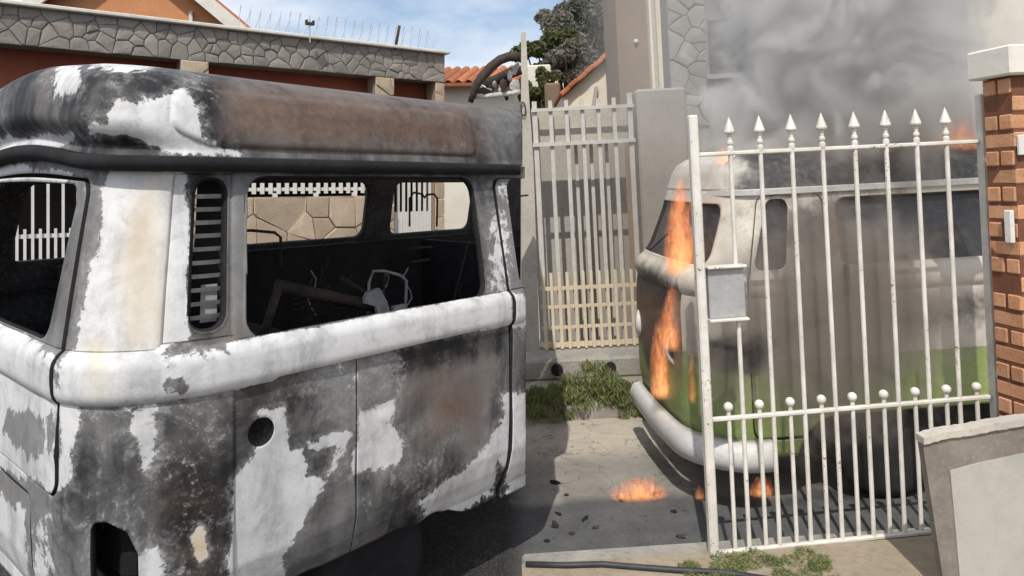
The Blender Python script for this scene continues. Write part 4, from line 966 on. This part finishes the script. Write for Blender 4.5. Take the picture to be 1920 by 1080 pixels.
# charred scraps scattered on the road
rr = random.Random(21); scrap = None
for k in range(13):
    px, py = rr.uniform(990, 1300), rr.uniform(900, 1020); Y = 1.78*F/(py+.0495*(px-960)-338); p = RP(px, py, Y)
    bm = bmesh.new(); bmesh.ops.create_icosphere(bm, subdivisions=2, radius=1); sd = rr.uniform(0, 90)
    for v in bm.verts: v.co = Vector(v.co)*(1+.7*noise.noise(Vector(v.co)*1.6+Vector((sd, 0, 0))))
    me = bpy.data.meshes.new('charred_scrap'); bm.to_mesh(me); bm.free(); me.materials.append(M[rr.choice(['dark_soot', 'char'])])
    o = bpy.data.objects.new('charred_scrap', me); COL.objects.link(o)
    o.matrix_world = MR @ Matrix.Translation((p.x, p.y, -.116)) @ Matrix.Rotation(rr.uniform(0, 6), 4, 'Z') @ Matrix.Diagonal((rr.uniform(.012, .034), rr.uniform(.008, .02), rr.uniform(.003, .008), 1))
    tag(o, 'small charred scrap lying on the road left of the spear gate', 'scrap', 'charred scraps on the road')

# ------------------------------------------------------------------ burning van behind the gate
RVX, RVY, RYAW = .93, 3.62, math.radians(4.5)
RVM = MR @ Matrix.Translation((RVX, RVY, -.12)) @ Matrix.Rotation(RYAW, 4, 'Z')
pw_ = [.26, .32, .40, .50, 1.0, 1.10, 1.13, 1.14, 1.16, 1.19, 1.22, 1.235, 1.25, 1.66]; pd_ = [.06, .035, .012, 0, 0, .004, .006, -.006, -.018, -.02, -.008, .014, .02, .10]
def warpR(u, v, w, a):
    fr = np.clip(1-u/.9, 0, 1)**1.2
    nose = np.exp(-np.maximum(u, 0)*4)
    u2 = u - .04*nose*(1-((v-.72)/.72)**2) + .26*nose*smooth01((w-1.0)/.95)*1.0
    return np.stack([u2, v, w], -1)
vR = VanShape(1.45, .28, .34, (pw_, pd_), warpR)
sd_ws = lambda a, w: rrect(a, w, -1.38, -.08, 1.27, 1.585, .07)
sd_dw = lambda a, w: quad_sd(a, w, [(.30, 1.30), (.385, 1.30), (.40, 1.56), (.345, 1.56)], .045)
sd_sw = lambda a, w: rrect(a, w, .74, 2.6, 1.25, 1.60, .06)
sd_arch = lambda a, w: rrect(a, w, .46, 1.75, -.4, .50, .24)
sd_cab = lambda a, w: rrect(a, w, .215, .665, .40, 1.635, .06)
def sd_rb(a, w): return np.maximum.reduce([-sd_cab(a, w), -sd_ws(a, w), -sd_dw(a, w), -sd_sw(a, w), -sd_arch(a, w), .30-w])
def rcol(co):
    n = len(co); C = np.zeros((n, 4)); w = co[:, 2]; u = co[:, 0]; v = co[:, 1]
    C[:, 1] = smooth01((.83-w)/.06)
    front = v > .22
    C[:, 1] = np.where(front, smooth01((.60+.5*np.abs(v-.72)-w)/.05), C[:, 1])
    soot = np.exp(-((u-.20)/.2)**2-((w-.84)/.13)**2)*1.0 + .75*np.exp(-((u-.75)/.6)**2-((w-1.45)/.25)**2) + .7*smooth01((w-1.62)/.05)*smooth01((u-.12)/.3) + .55*np.exp(-((u-1.4)/.8)**2-((w-.98)/.16)**2)
    soot = soot + .5*np.exp(-((u-.55)/.1)**2-((w-.98)/.06)**2)
    C[:, 2] = np.clip(soot, 0, 1)*(v < .3) + (v >= .26)*(.95*np.exp(-((w-.98)/.22)**2)+.7*np.exp(-((v-.8)/.3)**2-((w-.75)/.3)**2))
    C[:, 0] = (.8*np.exp(-((u-.95)/.35)**2-((w-1.42)/.25)**2) + .5*np.exp(-((u-.7)/.1)**2-((w-.85)/.15)**2))*(v < .3) + (v >= .26)*.75*np.exp(-((w-.86)/.26)**2)
    return C
bv = empty('burning_van', RVM, 'burning white and green old van behind the spear gate', 'van')
v_, f_ = grid_part(vR, -1.45, 3.0, .26, 1.66, .016, sd_rb, gap=.002, rough=.001, seed=21); shell_obj('body_shell', v_, f_, M['painted'], bv, rcol, .025)
v_, f_ = grid_part(vR, .2, .68, .38, 1.65, .012, lambda a, w: np.maximum.reduce([sd_cab(a, w), -sd_dw(a, w), -sd_arch(a, w)]), gap=.006, rough=.001, seed=22); shell_obj('cab_door', v_, f_, M['painted'], bv, rcol, .022)
rw_ = [1.665, 1.70, 1.76, 1.81, 1.845, 1.865, 1.88, 1.89]; rd_ = [.07, .08, .10, .14, .21, .33, .5, .72]
roR = VanShape(1.45, .28, .34, (rw_, rd_), warpR)
ws = np.array(sum([list(np.linspace(rw_[i], rw_[i+1], 4, endpoint=False)) for i in range(len(rw_)-1)], [])+[rw_[-1]])
A, Wg = np.meshgrid(np.linspace(-1.45, 3.0, 160), ws, indexing='ij'); P = roR.point(A, Wg); ix = np.arange(A.size).reshape(A.shape)
shell_obj('roof', P.reshape(-1, 3), np.stack([ix[:-1, :-1], ix[:-1, 1:], ix[1:, 1:], ix[1:, :-1]], -1).reshape(-1, 4), M['painted'], bv, rcol, .012)
ga = np.concatenate([np.linspace(-1.4, -.4, 20), np.linspace(-.36, .3, 24), np.linspace(.33, 3.0, 30)]); gp = []
for d, w in [(.10, 1.640), (.05, 1.640), (.045, 1.668), (.06, 1.672), (.10, 1.668)]:
    u, v = vR.path(ga, np.full_like(ga, d)); gp.append(warpR(u, v, np.full_like(ga, w), ga))
gp = np.stack(gp, 1); gi = np.arange(gp.shape[0]*5).reshape(-1, 5)
mesh_obj('rain_gutter', gp.reshape(-1, 3), [(gi[i, j], gi[i, (j+1) % 5], gi[i+1, (j+1) % 5], gi[i+1, j]) for i in range(len(ga)-1) for j in range(5)], M['bumper_white'], bv)
# windscreen glass: dark smoked pane set into the opening
glass = pmat('sooty glass', (.028, .03, .034), (.05, .05, .055), 4, .3, .05, .002, 30, c3=(.10, .095, .09))
for nm, sd, a0, a1 in (('windscreen', sd_ws, -1.42, -.04), ('door_window', sd_dw, .3, .72), ('side_window', sd_sw, .74, 2.65)):
    v_, f_ = grid_part(vR, a0, a1, 1.2, 1.66, .03, lambda a, w, s=sd: s(a, w)-.03, gap=0, extra=.022); shell_obj(nm, v_, f_, glass, bv, None, .005)
    if nm == 'side_window':
        pass
# bumper swept round the nose
ba = np.concatenate([np.linspace(-1.1, -.36, 26), np.linspace(-.33, .27, 30), np.linspace(.28, .31, 3)]); sec = [(-.03, .24), (-.075, .262), (-.095, .31), (-.095, .35), (-.075, .395), (-.03, .41), (-.045, .33)]
gp = []
for d, w in sec:
    u, v = vR.path(ba, np.full_like(ba, d)); q = warpR(u, v, np.full_like(ba, .33), ba); q[:, 2] = w; gp.append(q)
gp = np.stack(gp, 1)
tap = np.ones(len(ba)); gi = np.arange(gp.shape[0]*7).reshape(-1, 7); n_ = len(ba)
mesh_obj('bumper', gp.reshape(-1, 3), [(gi[i, j], gi[i, (j+1) % 7], gi[i+1, (j+1) % 7], gi[i+1, j]) for i in range(n_-1) for j in range(7)]+[tuple(gi[0]), tuple(gi[-1][::-1])], M['bumper_white'], bv, smooth=True)
# headlamp ring, indicator, door handle, fuel cap, wheel
def on_shell(a, w, ex=0.0): return Vector(vR.point(np.array([a]), np.array([w]), np.array([ex]))[0])
for a_, w_ in ((-.34, .80), (-1.12, .80)):
    c = on_shell(a_, w_); nrm = (on_shell(a_, w_, -.05)-c).normalized(); q = nrm.to_track_quat('Z', 'Y').to_matrix()
    hl = MB().lathe(c, [(.085, -.02), (.095, .012), (.085, .022), (.075, .012), (.0, .004)], 20, q).build('headlamp', M['bumper_white'], bv, smooth=True)
    MB().lathe(c, [(.072, .012), (.05, .016), (.01, .018)], 16, q).build('lens', glass, hl, smooth=True)
c = on_shell(-.50, .56); q = (on_shell(-.5, .56, -.05)-c).normalized().to_track_quat('Z', 'Y').to_matrix()

for a0_, a1_ in ((-.62, -.30), (-1.12, -.80)): MB().tube([on_shell(a0_+(a1_-a0_)*t, 1.255+.16*t, -.012) for t in np.linspace(0, 1, 7)], .006, 5).build('wiper', M['dark_soot'], bv)
def seal(nm, a0, a1, w0, w1, r):
    P = []; corners = [(a1-r, w0+r, -90), (a1-r, w1-r, 0), (a0+r, w1-r, 90), (a0+r, w0+r, 180)]
    for ca, cw, st_ in corners:
        for t in range(5): an = math.radians(st_+t*22.5); P.append(on_shell(ca+r*math.cos(an), cw+r*math.sin(an), -.002))
    Q = []
    for i in range(len(P)):
        for t in (0, .34, .67):
            Q.append(P[i].lerp(P[(i+1) % len(P)], t))
    MB().tube(Q, .009, 6, closed=True).build(nm, M['tyre'], bv, smooth=True)
seal('window_seal', .74, 2.6, 1.25, 1.60, .06)
m_or = pmat('amber plastic', (.75, .33, .09), (.65, .27, .07), 8, .4, 0); MB().bbox(c, (.16, .07, .05), .012, q).build('indicator', m_or, bv)
c = on_shell(.74, 1.17); MB().bbox(c+Vector((.0, -.03, .02)), (.03, .035, .16), .01).build('door_handle', M['soot_metal'], bv)
c = on_shell(1.60, .88); MB().lathe(c+Vector((0, -.012, 0)), [(.05, -.02), (.05, .008), (.03, .014)], 16, Matrix.Rotation(math.radians(90), 3, 'X')).build('fuel_cap', M['char'], bv)
c = on_shell(.62, .98); MB().bbox(c+Vector((.0, -.02, 0)), (.05, .03, .03), .008).build('door_latch', M['soot_metal'], bv)
for v in (.16, 1.29):
    wh = MB().lathe((1.02, v, .30), [(.15, -.09), (.24, -.10), (.295, -.085), (.30, -.05), (.30, .05), (.295, .085), (.24, .09)], 28, Matrix.Rotation(math.radians(90), 3, 'X')).build('wheel', M['tyre'], bv, smooth=True)
    MB().lathe((1.02, v, .30), [(.02, .08), (.14, .075), (.16, .06), (.15, -.06)][::-1], 20, Matrix.Rotation(math.radians(90), 3, 'X')).build('rim', M['soot_metal'], wh, smooth=True)
MB().box((1.5, .74, .40), (2.8, 1.1, .12)).build('floor_pan', M['dark_soot'], bv)
MB().box((1.6, .60, .30), (2.6, .04, .5)).build('splash_panel', M['dark_soot'], bv)

# ------------------------------------------------------------------ flames
def flame_mat():
    m = bpy.data.materials.new('flame'); m.use_nodes = True; nt = m.node_tree; nt.nodes.clear(); out = nt.nodes.new('ShaderNodeOutputMaterial')
    t = nt.nodes.new('ShaderNodeTexCoord'); g = N(nt, 'ShaderNodeSeparateXYZ', {'Vector': t.outputs['Generated']}); gx_, gy_, gz_ = g.outputs
    mp_ = N(nt, 'ShaderNodeMapping', {'Vector': coords(nt, True), 'Scale': (30, 30, 10)}); n1 = nz(nt, mp_.outputs['Vector'], 1.0, 4, .6, 2.0)
    dx = math_(nt, 'MULTIPLY_ADD', gx_, 2, -1); dy = math_(nt, 'MULTIPLY_ADD', gy_, 2, -1)
    r = math_(nt, 'SQRT', math_(nt, 'ADD', math_(nt, 'MULTIPLY', dx, dx), math_(nt, 'MULTIPLY', dy, dy)))
    val = math_(nt, 'SUBTRACT', math_(nt, 'MULTIPLY', n1, 3.0), math_(nt, 'ADD', math_(nt, 'MULTIPLY_ADD', r, .8, .30), math_(nt, 'MULTIPLY', gz_, .85)))
    d = sstep(nt, val, .12, .42); d = math_(nt, 'MULTIPLY', d, sstep(nt, gz_, .0, .12)); d = math_(nt, 'MULTIPLY', d, math_(nt, 'SUBTRACT', 1.0, sstep(nt, r, .75, 1.0)))
    d = math_(nt, 'MULTIPLY', d, math_(nt, 'SUBTRACT', 1.0, sstep(nt, gz_, .85, 1.0)))
    c = mixc(nt, sstep(nt, val, .1, .9), (.80, .14, .045), (1.0, .45, .17))
    em = N(nt, 'ShaderNodeEmission', {'Color': c, 'Strength': math_(nt, 'MULTIPLY', d, math_(nt, 'MULTIPLY_ADD', sstep(nt, val, .4, 1.1), 13.0, 9.0))})
    ab = N(nt, 'ShaderNodeVolumeAbsorption', {'Color': (.25, .18, .15, 1), 'Density': math_(nt, 'MULTIPLY', d, 9.0)})
    ad = nt.nodes.new('ShaderNodeAddShader'); nt.links.new(em.outputs[0], ad.inputs[0]); nt.links.new(ab.outputs[0], ad.inputs[1])
    nt.links.new(ad.outputs[0], out.inputs['Volume'])
    return m
M['flame'] = flame_mat()
def flame(base, w, h, n, seed, lab, lean=0.0, depth=.12):
    b = MB(); prof = [(.55, 0), (.85, .08), (1.0, .25), (.92, .5), (.7, .75), (.4, .93), (.1, 1.0)]; sh = Matrix(((1, 0, lean), (0, 1, 0), (0, 0, 1)))
    b.lathe((0, 0, 0), [(r, z) for r, z in prof], 14)
    b.v = [tuple(sh @ Vector((v[0]*w*.62, v[1]*depth, v[2]*h*1.15))) for v in b.v]
    o = b.build('flame', M['flame'], None, MR @ Matrix.Translation(base), True); tag(o, lab, 'flame', 'flames round the burning van'); return o
def gz(px, py): Y = (1.66+.12)*F/(py+.0495*(px-960)-338); q = RP(px, py, Y); return Vector((q.x, q.y, -.12))
flame(gz(1195, 936), .30, .11, 12, 1, 'low orange flame on the road in front of the van bumper', .3, .06)
flame(gz(1312, 936), .05, .07, 4, 2, 'tiny flame on the road under the van bumper beside the gate stile', 0, .02)
flame(gz(1428, 930), .12, .10, 7, 3, 'small flame on the road under the green side of the van', .1, .04)
flame(RP(1270, 660, 3.95), .20, .40, 8, 4, 'flame climbing the van nose below the windscreen', .15, .10)
flame(RP(1272, 520, 3.95), .16, .50, 8, 5, 'flame along the windscreen of the burning van', .12, .10)
flame(RP(1272, 400, 4.0), .05, .20, 4, 6, 'thin flame at the top edge of the windscreen', .2, .03)
flame(RP(1240, 752, 4.10), .12, .44, 7, 7, 'flame on the far half of the van nose above the bumper', .05, .06)
flame(RP(1303, 760, 3.80), .06, .34, 5, 8, 'narrow flame at the near corner of the van nose', .03, .03)
flame(RP(1800, 320, 3.95), .34, .26, 12, 9, 'reddish flame on the van roof near the brick pillar', .05, .10)
flame(RP(1360, 310, 3.95), .10, .10, 5, 10, 'small flame on the van roof above the cab', 0, .04)

# ------------------------------------------------------------------ smoke
def smoke():
    x0, x1, y0, y1, z0, z1 = .62, 4.6, 3.36, 7.4, -.10, 4.9
    o = MB().box(((x0+x1)/2, (y0+y1)/2, (z0+z1)/2), (x1-x0, y1-y0, z1-z0)).build('smoke', None, None, MR)
    m = bpy.data.materials.new('smoke'); m.use_nodes = True; nt = m.node_tree; nt.nodes.clear()
    out = nt.nodes.new('ShaderNodeOutputMaterial'); pv_ = nt.nodes.new('ShaderNodeVolumePrincipled')
    v = coords(nt); s = N(nt, 'ShaderNodeSeparateXYZ', {'Vector': v}); X, Y, Z = s.outputs
    n1 = nz(nt, v, 2.3, 8, .56, .9)
    inv = lambda q: math_(nt, 'SUBTRACT', 1.0, q)
    mul = lambda *q: q[0] if len(q) == 1 else math_(nt, 'MULTIPLY', q[0], mul(*q[1:]))
    # column off the roof, drifting right and widening with height
    cxz = math_(nt, 'MULTIPLY_ADD', Z, .17, 1.72); wid = math_(nt, 'MULTIPLY_ADD', Z, .085, .40)
    dx = math_(nt, 'DIVIDE', math_(nt, 'ABSOLUTE', math_(nt, 'SUBTRACT', X, cxz)), wid)
    dy = math_(nt, 'DIVIDE', math_(nt, 'ABSOLUTE', math_(nt, 'SUBTRACT', Y, 4.5)), 1.0)
    rad = math_(nt, 'SQRT', math_(nt, 'ADD', mul(dx, dx), mul(dy, dy)))
    puff = sstep(nt, math_(nt, 'SUBTRACT', math_(nt, 'MULTIPLY', n1, 3.2), math_(nt, 'ADD', rad, .45)), .0, .34)
    plume = mul(puff, sstep(nt, Z, 1.45, 1.75), inv(sstep(nt, Z, z1-.6, z1)))
    # wisps in front of the cab side
    gx_ = math_(nt, 'DIVIDE', math_(nt, 'SUBTRACT', X, 1.55), .75); gz_ = math_(nt, 'DIVIDE', math_(nt, 'SUBTRACT', Z, .92), .62)
    r2 = math_(nt, 'SQRT', math_(nt, 'ADD', mul(gx_, gx_), mul(gz_, gz_)))
    n2 = nz(nt, v, 4.5, 4, .6, .8)
    wisp = mul(sstep(nt, math_(nt, 'SUBTRACT', math_(nt, 'MULTIPLY', n2, 2.0), r2), .0, .7), inv(sstep(nt, Y, 3.62, 3.85)), sstep(nt, Y, y0, y0+.06))
    box_ = mul(sstep(nt, X, x0, x0+.25), inv(sstep(nt, X, x1-.5, x1)), sstep(nt, Y, y0, y0+.2), inv(sstep(nt, Y, y1-.6, y1)), sstep(nt, Z, z0, z0+.3), inv(sstep(nt, Z, z1-.5, z1)))
    dens = math_(nt, 'ADD', math_(nt, 'ADD', math_(nt, 'MULTIPLY', plume, 4.2), math_(nt, 'MULTIPLY', wisp, 7.0)), math_(nt, 'MULTIPLY', box_, .10))
    nt.links.new(dens, pv_.inputs['Density']); nt.links.new(mixc(nt, sstep(nt, math_(nt, 'MULTIPLY_ADD', n1, 1.2, Z), 2.0, 2.9), (.50, .44, .39), (.93, .92, .90)), pv_.inputs['Color']); pv_.inputs['Anisotropy'].default_value = -.1
    nt.links.new(pv_.outputs[0], out.inputs['Volume']); o.data.materials.append(m)
    tag(o, 'grey smoke billowing from the burning van', 'smoke', kind='stuff')
smoke()
